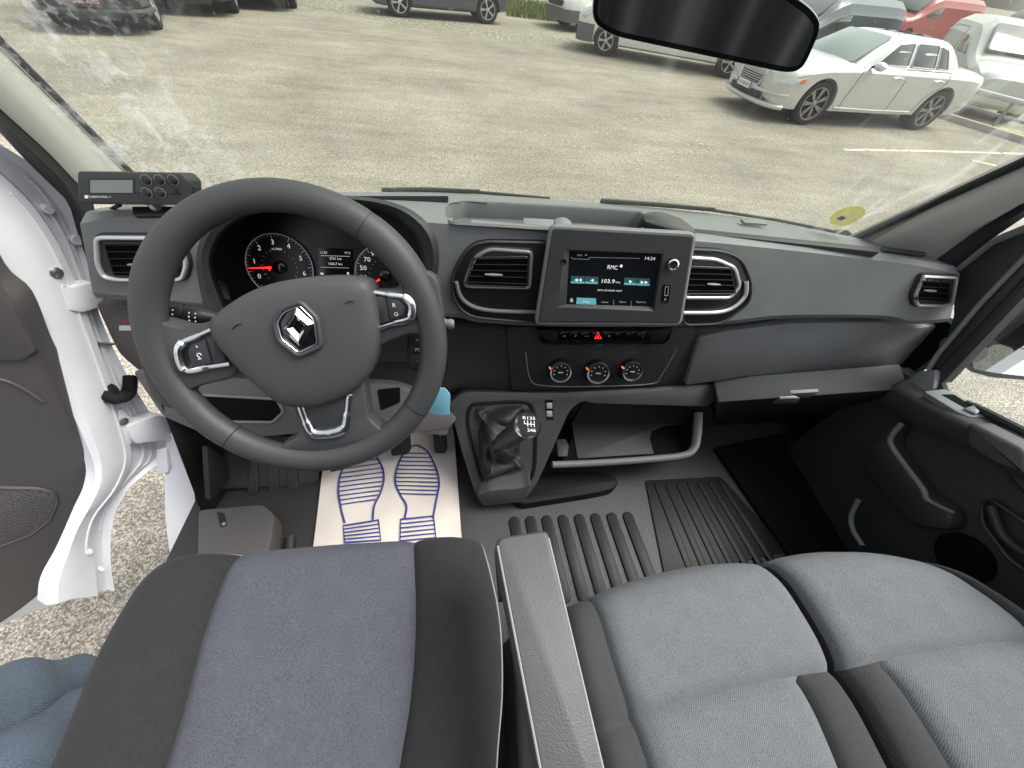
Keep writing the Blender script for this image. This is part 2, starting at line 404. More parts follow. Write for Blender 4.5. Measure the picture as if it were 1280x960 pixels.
# grass strip, kerb
gm = [mat('grass_green', (.10, .17, .035), .9), mat('grass_dry', (.28, .25, .10), .9)]
g = MB()
for i in range(2600):
    t = random.random(); c = U((-20, -2), PZ(0)).lerp(V((2.6, 21.0, 0)), 0) if 0 else V((1.0+random.random()*2.6, 19.6+random.random()*4, 0))
    h = .12+.25*random.random(); a = random.random()*6.28; d = V((math.cos(a), math.sin(a), 0))*.02; l = V((random.gauss(0, .06), random.gauss(0, .06), h))
    g.add([c-d, c+d, c+l], [(0, 1, 2)], 0 if random.random() < .6 else 1)
single('grass', g, gm, 'rough strip of green and dry grass at the far edge of the car park', 'grass', kind='stuff', smooth=0)
g = MB(); K = [U((1160, 143), PZ(0)), U((1290, 184), PZ(0))]; d = (K[1]-K[0]).normalized(); n_ = V((-d.y, d.x, 0))
if n_.x < 0: n_ = -n_
g.box((K[0]+K[1])/2+n_*.07+V((0, 0, .06)), d*(K[1]-K[0]).length*.9, n_*.07, (0, 0, .06))
struct('kerb', g, mat('concrete', (.42, .40, .36), .9, bump=.3, bscale=60, var=.15, vscale=5), smooth=0)
g = MB(); q0, q1 = K[0]-d*3+n_*.3, K[1]+d*3+n_*.3
g.add([q0+V((0, 0, .012)), q1+V((0, 0, .012)), q1+n_*1.2+V((0, 0, .012)), q0+n_*1.2+V((0, 0, .012))], [(0, 1, 2, 3)])
struct('verge', g, mat('dry_verge', (.36, .32, .17), .95, bump=.6, bscale=30, var=.35, vscale=5), smooth=0)
# guard rail
gr = thing('guard_rail', 'low grey steel rail on posts between the silver saloon and the pale van', 'guard rail', tuple(K[0]+n_*.5))
A, B = K[0]+n_*.5-d*.3, K[1]+n_*.5+d*3
g = MB(); g.tube([A+V((0, 0, .58)), B+V((0, 0, .58))], .055, 12); part('rail', g, mat('galvanised', (.50, .52, .52), .5, .4), gr)
M['galv'] = mat('galvanised_dark', (.26, .28, .28), .6, .4)
g = MB(); g.tube([A+V((0, 0, .28)), B+V((0, 0, .28))], .03, 10); part('rail', g, M['galv'], gr)
for k in range(5):
    p = A+(B-A)*(k+.35)/5; g = MB(); g.tube([p, p+V((0, 0, .56))], .04, 10); part('post', g, M['galv'], gr)

# ------------------------------------------------------------------ vehicles
M['tyre'] = mat('tyre', (.020, .020, .021), .8, bump=.4, bscale=40)
M['cglass'] = mat('car_glass', (.045, .06, .06), .06, spec=.8, coat=.4)
M['cglass_l'] = mat('car_windscreen', (.20, .25, .24), .08, spec=.8, coat=.4)
M['silver'] = mat('silver_white_paint', (.60, .605, .61), .22, .3, coat=.8)
M['cdark'] = mat('car_dark_plastic', (.025, .026, .028), .5)
M['seamd'] = mat('panel_gap', (.06, .06, .06), .8)
M['lamp'] = mat('headlamp', (.62, .66, .68), .1, .3, coat=1)
M['amber'] = mat('amber_lens', (.85, .22, .05), .3)
M['lred'] = mat('tail_lens', (.6, .05, .05), .3)
M['plate'] = mat('plate_white', (.85, .85, .82), .5)
M['plblue'] = mat('plate_blue', (.05, .15, .55), .5)
M['alloy'] = mat('alloy', (.55, .55, .56), .3, .7)
def apply_bool(o, cutters):
    for c in cutters:
        md = o.modifiers.new('b', 'BOOLEAN'); md.operation = 'DIFFERENCE'; md.solver = 'EXACT'; md.object = c
    dg = bpy.context.evaluated_depsgraph_get(); me = bpy.data.meshes.new_from_object(o.evaluated_get(dg))
    o.modifiers.clear(); o.data = me
    for c in cutters: bpy.data.objects.remove(c)
    for p in me.polygons: p.use_smooth = True
    me.set_sharp_from_angle(angle=R(28))
def lerp_st(st, x):
    st = sorted(st)
    if x <= st[0][0]: return st[0][1:]
    for a, b in zip(st, st[1:]):
        if x <= b[0]:
            t = (x-a[0])/(b[0]-a[0]); t = t*t*(3-2*t)*.35+t*.65
            return tuple(p+(q-p)*t for p, q in zip(a[1:], b[1:]))
    return st[-1][1:]
def wheel(parent, M4, c, r, wd, side, n=7, rimm=None, dark=False, rr=.72):
    """side: +1 outer face towards +y of the car"""
    wb = part('wheel', MB().revolve(V(c)-V((0, side*wd*.5, 0)), (0, side, 0), [(r*.7, 0), (r*.93, .01), (r, .05), (r, wd-.05), (r*.96, wd-.012), (r*.80, wd), (r*rr, wd-.01), (r*rr, wd-.06), (r*.2, wd-.075)], 40).xf(M4), [M['tyre']], parent)
    g = MB(); f = V(c)+V((0, side*(wd*.5-.012), 0))
    g.revolve(f-V((0, side*.03, 0)), (0, side, 0), [(r*(rr-.05), 0), (r*rr, 0), (r*rr, .032), (r*(rr-.05), .03), (r*(rr-.05), 0)], 40, cap=False)
    g.revolve(f-V((0, side*.04, 0)), (0, side, 0), [(r*.15, 0), (r*.15, .03), (r*.11, .04), (.001, .04)], 20)
    for k in range(n):
        for dd in (-.09, .09):
            a = 2*math.pi*k/n; 
            p = lambda rad, an: f+V((math.cos(an)*rad*r, -side*.012, math.sin(an)*rad*r))
            wv = V((-math.sin(a), 0, math.cos(a)))*r*.038
            P = [p(.12, a+dd*.6)-wv, p(rr-.03, a+dd)-wv, p(rr-.03, a+dd)+wv, p(.12, a+dd*.6)+wv]
            g.prism(P, (0, side, 0), .004, .02, .002)
    part('rim', g.xf(M4), rimm or M['alloy'], wb)
    return wb
def vehicle(name, label, group, org, head, spec, paint, cat_='car'):
    """org: ground point under the left front wheel; head: unit heading; x forward from the front axle, y left, z up"""
    h = V((head[0], head[1], 0)).normalized(); l = V((-h.y, h.x, 0)); tw = spec['tw']
    o = V(org)-l*tw
    M4 = Matrix(((h.x, l.x, 0, o.x), (h.y, l.y, 0, o.y), (0, 0, 1, 0), (0, 0, 0, 1)))
    t = thing(name, label, cat_, tuple(o), group)
    st = spec['body']; xs = sorted(s[0] for s in st); x0, x1 = xs[0], xs[-1]; N = spec.get('n', 60)
    L = []
    for i in range(N+1):
        x = x0+(x1-x0)*i/N; zb, zt, wd, sh = lerp_st(st, x)
        half = [(0, zb), (wd*.80, zb), (wd*.955, zb+.05), (wd*.985, zb+.16), (wd, (zb+sh)/2+.05), (wd*.985, sh-.06), (wd*.95, sh-.01), (wd*.88, sh+(zt-sh)*.5), (wd*.62, zt-.006), (wd*.3, zt+.008), (0, zt+.012)]
        ring = [V((x, y, z)) for y, z in half]+[V((x, -y, z)) for y, z in half[-2:0:-1]]
        L.append(ring)
    body = part('body', MB().layers(L).xf(M4), paint, t, smooth=28)
    wr = spec['wr']; wx = [0, -spec['wb']]; cut = []
    for x in wx:
        for s in (1, -1):
            c = MB().revolve(V((x, s*(tw-.22), wr+.01)), (0, s, 0), [(wr*1.10, 0), (wr*1.12, .6)], 36).xf(M4)
            me = bpy.data.meshes.new('c'); me.from_pydata([v-BASE[t.name] for v in c.v], [], c.f); co = bpy.data.objects.new('c', me); col.objects.link(co); co.location = t.location
            bmx = bmesh.new(); bmx.from_mesh(me); bmesh.ops.recalc_face_normals(bmx, faces=bmx.faces); bmx.to_mesh(me); bmx.free()
            cut.append(co)
    bpy.context.view_layer.update(); apply_bool(body, cut)
    for x in wx:
        for s in (1, -1):
            wheel(t, M4, (x, s*(tw-.10), wr), wr, .21, s, spec.get('spokes', 7), spec.get('rimm'), rr=spec.get('rr', .72))
    for x in wx:   # dark arch liners
        for s in (1, -1):
            part('arch_liner', MB().revolve(V((x, s*(tw-.28), wr)), (0, s, 0), [(.01, 0), (wr*1.09, 0), (wr*1.09, .04)], 30).xf(M4), M['cdark'], t)
    if spec.get('vanwin') is not None:
        H, hd_, w_ = spec['H'], spec['hood'], spec['w']
        for s in (1, -1):
            for wi in spec['vanwin']:
                part('window', MB().prism(rc(sidept(spec, wi, s, .004), .04, 3), (0, s, .12), .006, .02, .002).xf(M4), M['cglass'], t)
        P = rc([V((-.13, .74*w_, hd_+.16)), V((-.13, -.74*w_, hd_+.16)), V((-.93, -.68*w_, H-.10)), V((-.93, .68*w_, H-.10))], .08, 4)
        part('windscreen', MB().prism(P, V((H-hd_-.26, 0, .80)), .035, .05, .003).xf(M4), M['cglass'], t)
        P = rc([V((spec['rear']-.002, .60*w_, H-.20)), V((spec['rear']-.002, -.60*w_, H-.20)), V((spec['rear']-.002, -.64*w_, 1.02)), V((spec['rear']-.002, .64*w_, 1.02))], .06, 4)
        part('rear_window', MB().prism(P, (-1, 0, 0), .006, .02, .002).xf(M4), M['cglass'], t)
    # greenhouse
    G = spec.get('house')
    if G:
        bx = G['base']; tx = G['top']; wbm, wt = G['w']; zb, zt = G['z']  # base (rear,front), top (rear,front)
        rows = []
        for k in range(9):
            s = k/8; e = math.sin(s*math.pi/2)**.9 if k < 8 else 1
            z = zb+(zt-zb)*(1-(1-s)**1.35); xr = bx[0]+(tx[0]-bx[0])*s; xf = bx[1]+(tx[1]-bx[1])*s; wy = wbm+(wt-wbm)*s
            P = rc([(xr, wy*.93, z), (xf, wy*.93, z), (xf+.12*(1-s*.4), 0, z), (xf, -wy*.93, z), (xr, -wy*.93, z), (xr-.1*(1-s*.4), 0, z)], [.22, .28, .5, .28, .22, .4], 5)
            rows.append(P)
        for k, (ins, dz) in enumerate(((.12, .020), (.30, .035), (.5, .042))):
            rows.append([V((p.x, p.y, p.z+dz)) for p in inset(rows[8], V((0, 0, 1)), ins)])
        part('cabin', MB().layers(rows, cap0=False).xf(M4), paint, t, smooth=40)
        def gy(x, z):  # side surface of the greenhouse
            s = 1-(1-(z-zb)/(zt-zb))**(1/1.35); return (wbm+(wt-wbm)*s)*.93
        def side(P, s, off): return [V((x, s*(gy(x, z)+off), z)) for x, z in P]
        for s in (1, -1):
            for wi in G['win']:
                P = rc([(x, z) for x, z in wi], .03, 3); P = [(p[0], p[1]) for p in P]
                g = MB().prism(side(P, s, .004), (0, s, .25), .004, .01, .002).xf(M4)
                part('window', g, M['cglass'], t)
                if G.get('trim'):
                    g = MB().tube(side(P, s, .010), .008, 6, closed=True).xf(M4); part('window_trim', g, M['chrome'], t)
        ws = G['screen']  # (x,z)->bottom front, top front half widths
        for (xa, za, ya, xb_, zb_, yb, nm, mt) in ws:
            P = rc([V((xa, ya, za)), V((xa+(.1 if nm == 'windscreen' else -.08), 0, za)), V((xa, -ya, za)), V((xb_, -yb, zb_)), V((xb_+(.06 if nm == 'windscreen' else -.05), 0, zb_+.012)), V((xb_, yb, zb_))], .06, 4)
            nn = V((zb_-za, 0, -(xb_-xa))) * (1 if nm == 'windscreen' else -1)
            nn = V((abs(zb_-za)*(1 if nm == 'windscreen' else -1), 0, abs(xb_-xa)))
            part(nm, MB().prism(P, nn, .006, .02, .002).xf(M4), mt, t)
    return t, M4, spec
def side_y(spec, x, z):
    zb, zt, wd, sh = lerp_st(spec['body'], x)
    pts = [(zb+.05, wd*.955), (zb+.16, wd*.985), ((zb+sh)/2+.05, wd), (sh-.06, wd*.985), (sh-.01, wd*.95), (sh+(zt-sh)*.5, wd*.88)]
    if z <= pts[0][0]: return pts[0][1]
    for a, b in zip(pts, pts[1:]):
        if z <= b[0]: return a[1]+(b[1]-a[1])*(z-a[0])/max(1e-6, b[0]-a[0])
    return pts[-1][1]
def sidept(spec, P, s=1, off=.003): return [V((x, s*(side_y(spec, x, z)+off), z)) for x, z in P]

# --- silver saloon
SD = dict(tw=.93, wr=.372, wb=3.05, spokes=7, rr=.74, rimm=mat('dark_alloy', (.30, .29, .28), .35, .6),
    body=[(-4.05, .50, .98, .80, .90), (-3.98, .34, 1.02, .89, .93), (-3.6, .26, 1.06, .945, .97), (-3.05, .24, 1.08, .955, .98), (-2.0, .22, 1.06, .95, .98), (-.6, .22, 1.04, .95, .97), (0, .22, 1.02, .95, .94), (.45, .21, .96, .94, .88), (.75, .22, .90, .90, .82), (.92, .28, .86, .80, .76), (.985, .42, .80, .66, .70)],
    house=dict(base=(-3.35, -.55), top=(-2.75, -1.40), w=(.90, .66), z=(.97, 1.42), trim=True,
        win=[[(-1.02, 1.04), (-1.42, 1.34), (-1.80, 1.37), (-1.80, 1.04)], [(-1.88, 1.04), (-1.88, 1.37), (-2.42, 1.37), (-2.50, 1.04)], [(-2.56, 1.04), (-2.48, 1.36), (-2.68, 1.32), (-2.86, 1.04)]],
        screen=[(-.50, 1.02, .72, -1.28, 1.42, .56, 'windscreen', M['cglass_l']), (-3.38, 1.05, .64, -2.86, 1.40, .50, 'rear_window', M['cglass'])]))
hd = (math.cos(3.277), math.sin(3.277))
car_, M4, sp = vehicle('saloon_car', 'silver white four door saloon with wide chrome grille parked facing left beside the guard rail', 'cars parked outside', (6.656, 8.944, 0), hd, SD, M['silver'])
for s in (1, -1):
    for P in ([(-.62, .30), (-.62, .55), (-.70, .9), (-.72, 1.0)], [(-1.83, .30), (-1.83, 1.02)], [(-2.92, .98), (-2.86, .80), (-2.62, .62), (-2.52, .32)]):
        part('panel_gap', MB().tube(sidept(sp, [(p.x, p.y) for p in cat(P, 5)] if 0 else [(a, b) for a, b in [tuple(q)[:2] for q in cat([V((u_, v_, 0)) for u_, v_ in P], 6)]], s, 0), .006, 6).xf(M4), M['seamd'], car_)
    for x in (-1.62, -2.68):
        P = sidept(sp, [(x+.11, .86), (x+.06, .88), (x-.06, .88), (x-.11, .86)], s, .025)
        part('door_handle', MB().tube(P, .014, 8).xf(M4), M['chrome'], car_)
    part('sill_trim', MB().tube(sidept(sp, [(-.5, .335), (-1.5, .325), (-2.5, .335)], s, .006), .016, 8, ref=(0, 0, 1)).xf(M4), M['chrome'], car_)
    part('belt_trim', MB().tube([V((x, s*(.865+.004), 1.015)) for x in (-.75, -1.5, -2.3, -2.95)], .010, 8).xf(M4), M['chrome'], car_)
    c = V((-.92, s*1.02, 1.03)); g = MB()
    L = [[c+V((dx*.9, s*math.cos(a)*.11*r_, math.sin(a)*.07*r_)) for a in [2*math.pi*k/16 for k in range(16)]] for dx, r_ in ((-.06, .9), (-.03, 1), (.03, .95), (.08, .7), (.11, .3))]
    mr = part('door_mirror', MB().layers(L).xf(M4), M['chrome'], car_)
    part('mirror_arm', MB().tube([V((-.88, s*.87, 1.0)), c], .025, 8).xf(M4), M['cdark'], mr)
    # headlamp wrapped round the corner
    P = [(.93, .70), (.80, .72), (.62, .735), (.42, .775), (.46, .70), (.60, .655), (.80, .63), (.93, .62)]
    part('headlamp', MB().prism(rc(sidept(sp, P, s, .002), .02, 3), (.35, s, .1), .012, .03, .005).xf(M4), M['lamp'], car_)
    part('indicator', MB().prism(sidept(sp, [(.58, .735), (.47, .765), (.50, .69), (.60, .665)], s, .012), (.3, s, .1), .010, .01, .003).xf(M4), M['amber'], car_)
    part('fog_lamp', MB().revolve(V((.86, s*.66, .37)), (1, s*.45, 0), [(.055, -.04), (.055, .045), (.042, .052), (.03, .04)], 20).xf(M4), M['lamp'], car_)
    P = [V((.93, s*.54, .42)), V((.80, s*.80, .43)), V((.82, s*.79, .34)), V((.95, s*.54, .32))]
    part('fog_lamp_surround', MB().prism(rc(P, .02, 3), (1, s*.45, 0), .025, .04, .004).xf(M4), M['cdark'], car_)
gx = 1.0
P = rc([V((gx-.04, -.40, .76)), V((gx-.04, .40, .76)), V((gx, .34, .50)), V((gx, -.34, .50))], .05, 4)
gri = part('grille', MB().prism(P, (1, 0, .1), .012, .08, .003).xf(M4), M['cdark'], car_)
g = MB()
for k in range(7):
    z = .535+k*.034; g.tube([V((gx+.02-.006*k, -.33-.008*k, z)), V((gx+.035-.006*k, 0, z)), V((gx+.02-.006*k, .33+.008*k, z))], .0085, 6)
g.tube([p+V((.022, 0, 0)) for p in P], .016, 8, closed=True)
part('grille_bars', g.xf(M4), M['chrome'], gri)
P = rc([V((gx+.03, -.52, .42)), V((gx+.03, .52, .42)), V((gx+.01, .44, .30)), V((gx+.01, -.44, .30))], .04, 4)
part('lower_intake', MB().prism(P, (1, 0, 0), .012, .12, .003).xf(M4), M['cdark'], car_)
bump = []
for yy, xx in ((-.90, .70), (-.80, .88), (-.55, 1.0), (0, 1.06), (.55, 1.0), (.80, .88), (.90, .70)): bump.append(V((xx, yy, .27)))
part('bumper_lip', MB().tube(cat(bump, 5), .05, 10, ref=(0, 0, 1), flat=.9).xf(M4), M['silver'], car_)
bump = [p+V((-.01, 0, .19)) for p in bump]
part('bumper_bar', MB().tube(cat(bump, 5), .035, 10, ref=(0, 0, 1), flat=1).xf(M4), M['silver'], car_)
pl = part('number_plate', MB().box((gx+.10, 0, .47), (.006, 0, 0), (0, .26, 0), (0, 0, .055)).xf(M4), M['plate'], car_)
pn = (M4.to_3x3() @ V((1, 0, 0)))
P0 = M4 @ V((gx+.107, -.17, .445)); P1 = M4 @ V((gx+.107, .19, .445))
part('lettering', MB().text('EX-836-BC', P0, P1, pn, size=.075, depth=.002), M['cdark'], pl, smooth=0)
for y in (-.235, .235):
    part('plate_band', MB().box((gx+.107, y, .47), (.002, 0, 0), (0, .025, 0), (0, 0, .055)).xf(M4), M['plblue'], pl)

# --- generic box vans and hatchbacks
def hatch_spec(L_, wb, H, hood=.95, wr=.33, w_=.92, nose=.85, rr=.62):
    rear = -(L_-nose)
    return dict(tw=w_-.04, wr=wr, wb=wb, spokes=6, rr=rr,
        body=[(rear, .40, .92, w_*.9, .86), (rear+.08, .30, 1.0, w_, .95), (-wb, .24, 1.02, w_, .97), (-.8, .24, 1.02, w_, .97), (-.2, .24, 1.0, w_, .93), (nose*.5, .24, hood, w_*.97, hood-.1), (nose*.85, .26, hood-.10, w_*.87, hood-.22), (nose, .36, hood-.2, w_*.70, hood-.34)],
        house=dict(base=(rear+.06, -.05), top=(rear+.14, -1.05), w=(w_*1.045, w_*.92), z=(.95, H-.04),
            win=[[(-.62, 1.02), (-1.08, H*.80), (-1.62, H*.80), (-1.62, 1.02)]], screen=[(.0, 1.02, .72, -.92, H-.14, .62, 'windscreen', M['cglass']), (rear+.045, 1.08, .60, rear+.12, H-.25, .55, 'rear_window', M['cglass'])]))
def van_spec(L_, wb, H, hood=.95, wr=.33, w_=.92, nose=.85, rr=.62):
    rear = -(L_-nose)
    return dict(tw=w_-.04, wr=wr, wb=wb, spokes=6, rr=rr, n=90,
        body=[(rear, .42, H-.10, w_*.94, H-.42), (rear+.07, .34, H-.02, w_, H-.34), (rear+.5, .28, H, w_, H-.30), (-wb, .24, H+.01, w_, H-.30), (-1.30, .24, H, w_, H-.30), (-1.05, .24, H-.05, w_, H-.36), (-.10, .24, hood+.10, w_, hood), (.10, .24, hood+.03, w_*.99, hood-.07), (nose*.5, .24, hood-.02, w_*.97, hood-.12), (nose*.85, .26, hood-.12, w_*.87, hood-.24), (nose, .36, hood-.22, w_*.70, hood-.36)],
        vanwin=[[(-.55, hood+.02), (-.95, H-.42), (-1.45, H-.36), (-1.45, hood+.0)]], H=H, hood=hood, rear=rear, w=w_)
M['pgrey'] = mat('dark_grey_paint', (.10, .11, .13), .3, .3, coat=.5)
M['pblack'] = mat('black_blue_paint', (.016, .018, .022), .25, .1, coat=.6)
M['pblue'] = mat('slate_blue_paint', (.075, .09, .11), .35, .2, coat=.4)
M['pwhite'] = mat('white_paint', (.76, .76, .75), .3, coat=.4)
M['ppale'] = mat('pale_grey_paint', (.54, .56, .55), .35, coat=.4)
M['pred'] = mat('red_paint', (.34, .05, .045), .35, coat=.4)
def px_head(a, b): p, q = U(a, PZ(0)), U(b, PZ(0)); d_ = (p-q); return (d_.x, d_.y)
# grey crossover across the top
HS = hatch_spec(4.3, 2.78, 1.65, .98, .345, .90, .85, .70); HS['spokes'] = 5
HS['house']['win'] = [[(-.62, 1.03), (-1.0, 1.45), (-1.75, 1.5), (-1.75, 1.03)], [(-1.85, 1.03), (-1.85, 1.5), (-2.7, 1.45), (-2.9, 1.06)]]
hd = (math.cos(3.3587), math.sin(3.3587))
c2, M4b, sp2 = vehicle('crossover_car', 'dark grey crossover with bright alloy wheels parked broadside at the top of the view', 'cars parked outside', (-2.482, 16.68, 0), hd, HS, M['pgrey'])
part('sill_trim', MB().tube(sidept(sp2, [(-.45, .30), (-2.35, .30)], 1, .004), .03, 8, ref=(0, 0, 1)).xf(M4b), M['cdark'], c2)
part('door_moulding', MB().tube(sidept(sp2, [(-.6, .52), (-2.3, .55)], 1, .004), .014, 8, ref=(0, 0, 1)).xf(M4b), M['cdark'], c2)
for x in (-.55, -1.55): part('panel_gap', MB().tube(sidept(sp2, [(x, .32), (x, .94)], 1, 0), .007, 6).xf(M4b), M['seamd'], c2)
# white van whose wheel shows left of the mirror
VS = van_spec(5.0, 3.4, 1.85, 1.08, .33, .93, .9, .64); VS['spokes'] = 5
cv, M4c, sp3 = vehicle('white_van', 'white panel van with grey bumper and silver hubcap, half hidden by the rear-view mirror', 'cars parked outside', (3.446, 14.053, 0), (-.925, .38), VS, M['pwhite'], 'van')
def nose_cap(sp_, M4_, t_, mt, z0=.24, z1=.62, grow=.012, x0=.38):
    xs = sorted(s[0] for s in sp_['body']); L = []
    for i in range(13):
        x = x0+(xs[-1]-x0)*i/12; zb, zt, wd, sh = lerp_st(sp_['body'], x); f = (x-x0)/(xs[-1]-x0)
        zz = [z0+(z1-z0)*k/5 for k in range(6)]
        row = [V((x+grow*f, side_y(sp_, x, z)+grow, z)) for z in zz]; row2 = [V((p.x, -p.y, p.z)) for p in row]
        L.append((row, row2))
    g_ = MB(); g_.grid([a for a, b in L]); g_.grid([b for a, b in L])
    a, b = L[-1]; g_.grid([a, [V((p.x+.02, 0, p.z)) for p in a], b])
    g_.grid([[p+V((0, 0, 0)) for p in [l[0][-1] for l in L]], [l[1][-1] for l in L]])
    return part('bumper', g_.xf(M4_), mt, t_)
M['greyp'] = mat('grey_bumper', (.13, .14, .15), .6, bump=.2, bscale=60)
nose_cap(sp3, M4c, cv, M['greyp'], .24, .62)
for s in (1, -1):
    part('headlamp', MB().prism(rc(sidept(sp3, [(.72, .70), (.45, .86), (.40, .96), (.66, .86), (.80, .74)], s, .004), .02, 3), (.5, s, .1), .012, .03, .004).xf(M4c), M['lamp'], cv)
# pale van nose behind it
c3, M4d, sp4 = vehicle('white_car', 'white car with dark grille and chrome strip, its nose showing left of the white van', 'cars parked outside', U((712, 52), PZ(0))+V((.9, 1.9, 0)), (-.80, -.35), hatch_spec(4.3, 2.7, 1.55, .98, .32, .88, .85), M['pwhite'])
nose_cap(sp4, M4d, c3, M['greyp'], .24, .55)
part('grille', MB().prism(rc([V((.90, -.45, .74)), V((.90, .45, .74)), V((.93, .38, .60)), V((.93, -.38, .60))], .04, 3), (1, 0, 0), .01, .08).xf(M4d), M['cdark'], c3)
# dark cars upper left: front three
for i, (lab, a, hd_, sp_, pt) in enumerate((
    ('black van with a dealer plate on its rear bumper, nearest at the upper left', (205, 36), (-.35, .94), van_spec(4.5, 2.8, 1.85, 1.05, .34, .93, .9), M['pblack']),
    ('black car with a white plate parked behind the plated black van', (300, 16), (-.30, .95), hatch_spec(4.4, 2.75, 1.6, 1.0, .33, .92, .9), M['pblack']),
    ('black car with silver wheel, farthest of the dark cars at the upper left', (372, 10), (-.25, .97), hatch_spec(4.3, 2.7, 1.55, 1.0, .33, .90, .9), M['pblack']))):
    p = U(a, PZ(0)); h = V((*hd_, 0)).normalized(); l = V((-h.y, h.x, 0))
    # the photo shows the nose: car faces the camera side
    h = -h; l = V((-h.y, h.x, 0)); sp_['spokes'] = 6
    org = p
    t, M4e, _ = vehicle('dark_car', lab.replace('rear bumper', 'bumper'), 'cars parked outside', org, (h.x, h.y), sp_, pt)
    xs = sp_['body'][-1][0]
    part('bumper', MB().tube(cat([V((xs-.45, -.93, .36)), V((xs-.06, -.72, .36)), V((xs+.04, 0, .36)), V((xs-.06, .72, .36)), V((xs-.45, .93, .36))], 6), .045, 8, ref=(0, 0, 1)).xf(M4e), mat('bumper_trim', (.05, .05, .055), .4), t)
    part('chrome_strip', MB().tube(cat([V((xs-.12, -.5, .78)), V((xs-.0, -.38, .70)), V((xs+.02, .38, .70)), V((xs-.12, .5, .78))], 6), .016, 8, ref=(0, 0, 1)).xf(M4e), M['chrome'], t)
    part('intake', MB().prism([V((xs+.02, -.45, .33)), V((xs+.02, .45, .33)), V((xs+.02, .4, .24)), V((xs+.02, -.4, .24))], (1, 0, 0), .04, .08).xf(M4e), M['cdark'], t)
    if i < 2:
        pm = M['plate'] if i else mat('dealer_plate', (.09, .02, .025), .5)
        pp = part('number_plate', MB().box((xs+.07, 0, .52), (.006, 0, 0), (0, .26, 0), (0, 0, .06 if i else .085)).xf(M4e), pm, t)
        if i == 0:
            nn = M4e.to_3x3() @ V((1, 0, 0))
            part('lettering', MB().text('LABEL AUTO', M4e @ V((xs+.078, -.20, .475)), M4e @ V((xs+.078, .20, .475)), nn, size=.075, depth=.002), M['ink'], pp, smooth=0)
# pale grey van at the right, tail towards us on the left
h = V((-.5, -.86, 0)).normalized(); l = V((-h.y, h.x, 0))
LS = van_spec(4.3, 2.7, 1.76, 1.05, .33, .91, .85)
rear_left_top = U((1203, 14), PZ(1.74)); org = V((rear_left_top.x, rear_left_top.y, 0))+h*3.45+l*(.92*2-.1)
t, M4f, sp5 = vehicle('pale_van', 'pale grey small panel van beyond the guard rail, tail to the left', 'cars parked outside', tuple(org), (h.x, h.y), LS, M['ppale'], 'van')
for s in (-1,):
    P = sidept(sp5, [(p.x, p.y) for p in rc([V((-3.2, 1.02, 0)), V((-3.12, 1.50, 0)), V((-1.75, 1.52, 0)), V((-1.70, 1.02, 0))], .14, 6)], s, .002)
    part('pressed_panel', MB().tube(P, .008, 6, closed=True).xf(M4f), mat('panel_line', (.30, .32, .31), .5), t)
    part('door_track', MB().tube(sidept(sp5, [(-3.2, .94), (-1.9, .94)], s, .002), .016, 6).xf(M4f), M['cdark'], t)
    part('tail_lamp', MB().box((-3.44, s*.84, 1.15), (.05, 0, 0), (0, .07, 0), (0, 0, .2)).xf(M4f), M['lred'], t)
# slate blue van behind the saloon
h = V((-.93, -.36, 0)).normalized()
org = U((1010, 60), PZ(0))
t, M4g, sp6 = vehicle('blue_van', 'slate blue van behind the silver saloon', 'cars parked outside', (8.9, 13.6, 0), (h.x, h.y), van_spec(4.9, 3.1, 1.78, 1.1, .33, .95, .85), M['pblue'], 'van')
for x in (-1.72, -2.9): part('panel_gap', MB().tube(sidept(sp6, [(x, .3), (x, .95)], 1, 0), .01, 6).xf(M4g), M['seamd'], t)
# red lorries in the distance
for (x, y, lab) in ((19.5, 22.5, 'red truck far off above the blue van'), (27.5, 24.0, 'red truck far off above the pale van')):
    vehicle('red_truck', lab, 'red trucks in the distance', (x, y, 0), (-.95, -.3), van_spec(5.6, 3.4, 1.95, 1.2, .4, 1.0, .9), M['pred'], 'truck')
vehicle('white_van', 'white van far off just right of the mirror', 'cars parked outside', (11.0, 19.5, 0), (-.95, -.3), van_spec(5.0, 3.2, 1.9, 1.1, .34, .95, .9), M['pwhite'], 'van')

# ================================================================== THE VAN CAB
PA = PL((0, .640, 1.64), (0, -.97, .25))        # dash upper face
PB = PL((0, .665, 1.50), (0, -.985, .17))       # dash lower face
PC = PL((0, .62, 1.31), (0, -.822, .569))       # gear console face
FLOOR = 1.03
def rowpx(P, n, pl, smooth=True):
    Q = cat([V((a, b, 0)) for a, b in P], 6) if smooth else [V((a, b, 0)) for a, b in P]
    x0, x1 = P[0][0], P[-1][0]; out = []; j = 0
    for i in range(n):
        x = x0+(x1-x0)*i/(n-1)
        while j < len(Q)-2 and Q[j+1].x < x: j += 1
        t = (x-Q[j].x)/max(1e-6, Q[j+1].x-Q[j].x); y = Q[j].y+(Q[j+1].y-Q[j].y)*min(1, max(0, t))
        out.append(U((x, y), pl))
    return out
def mixrows(a, b, k): return [[p.lerp(q, i/(k+1)) for p, q in zip(a, b)] for i in range(1, k+1)]
N = 420
dash = thing('dashboard', 'dark grey dashboard of the van with four air vents, screen and shelf', 'dashboard', (0, .75, 1.5))
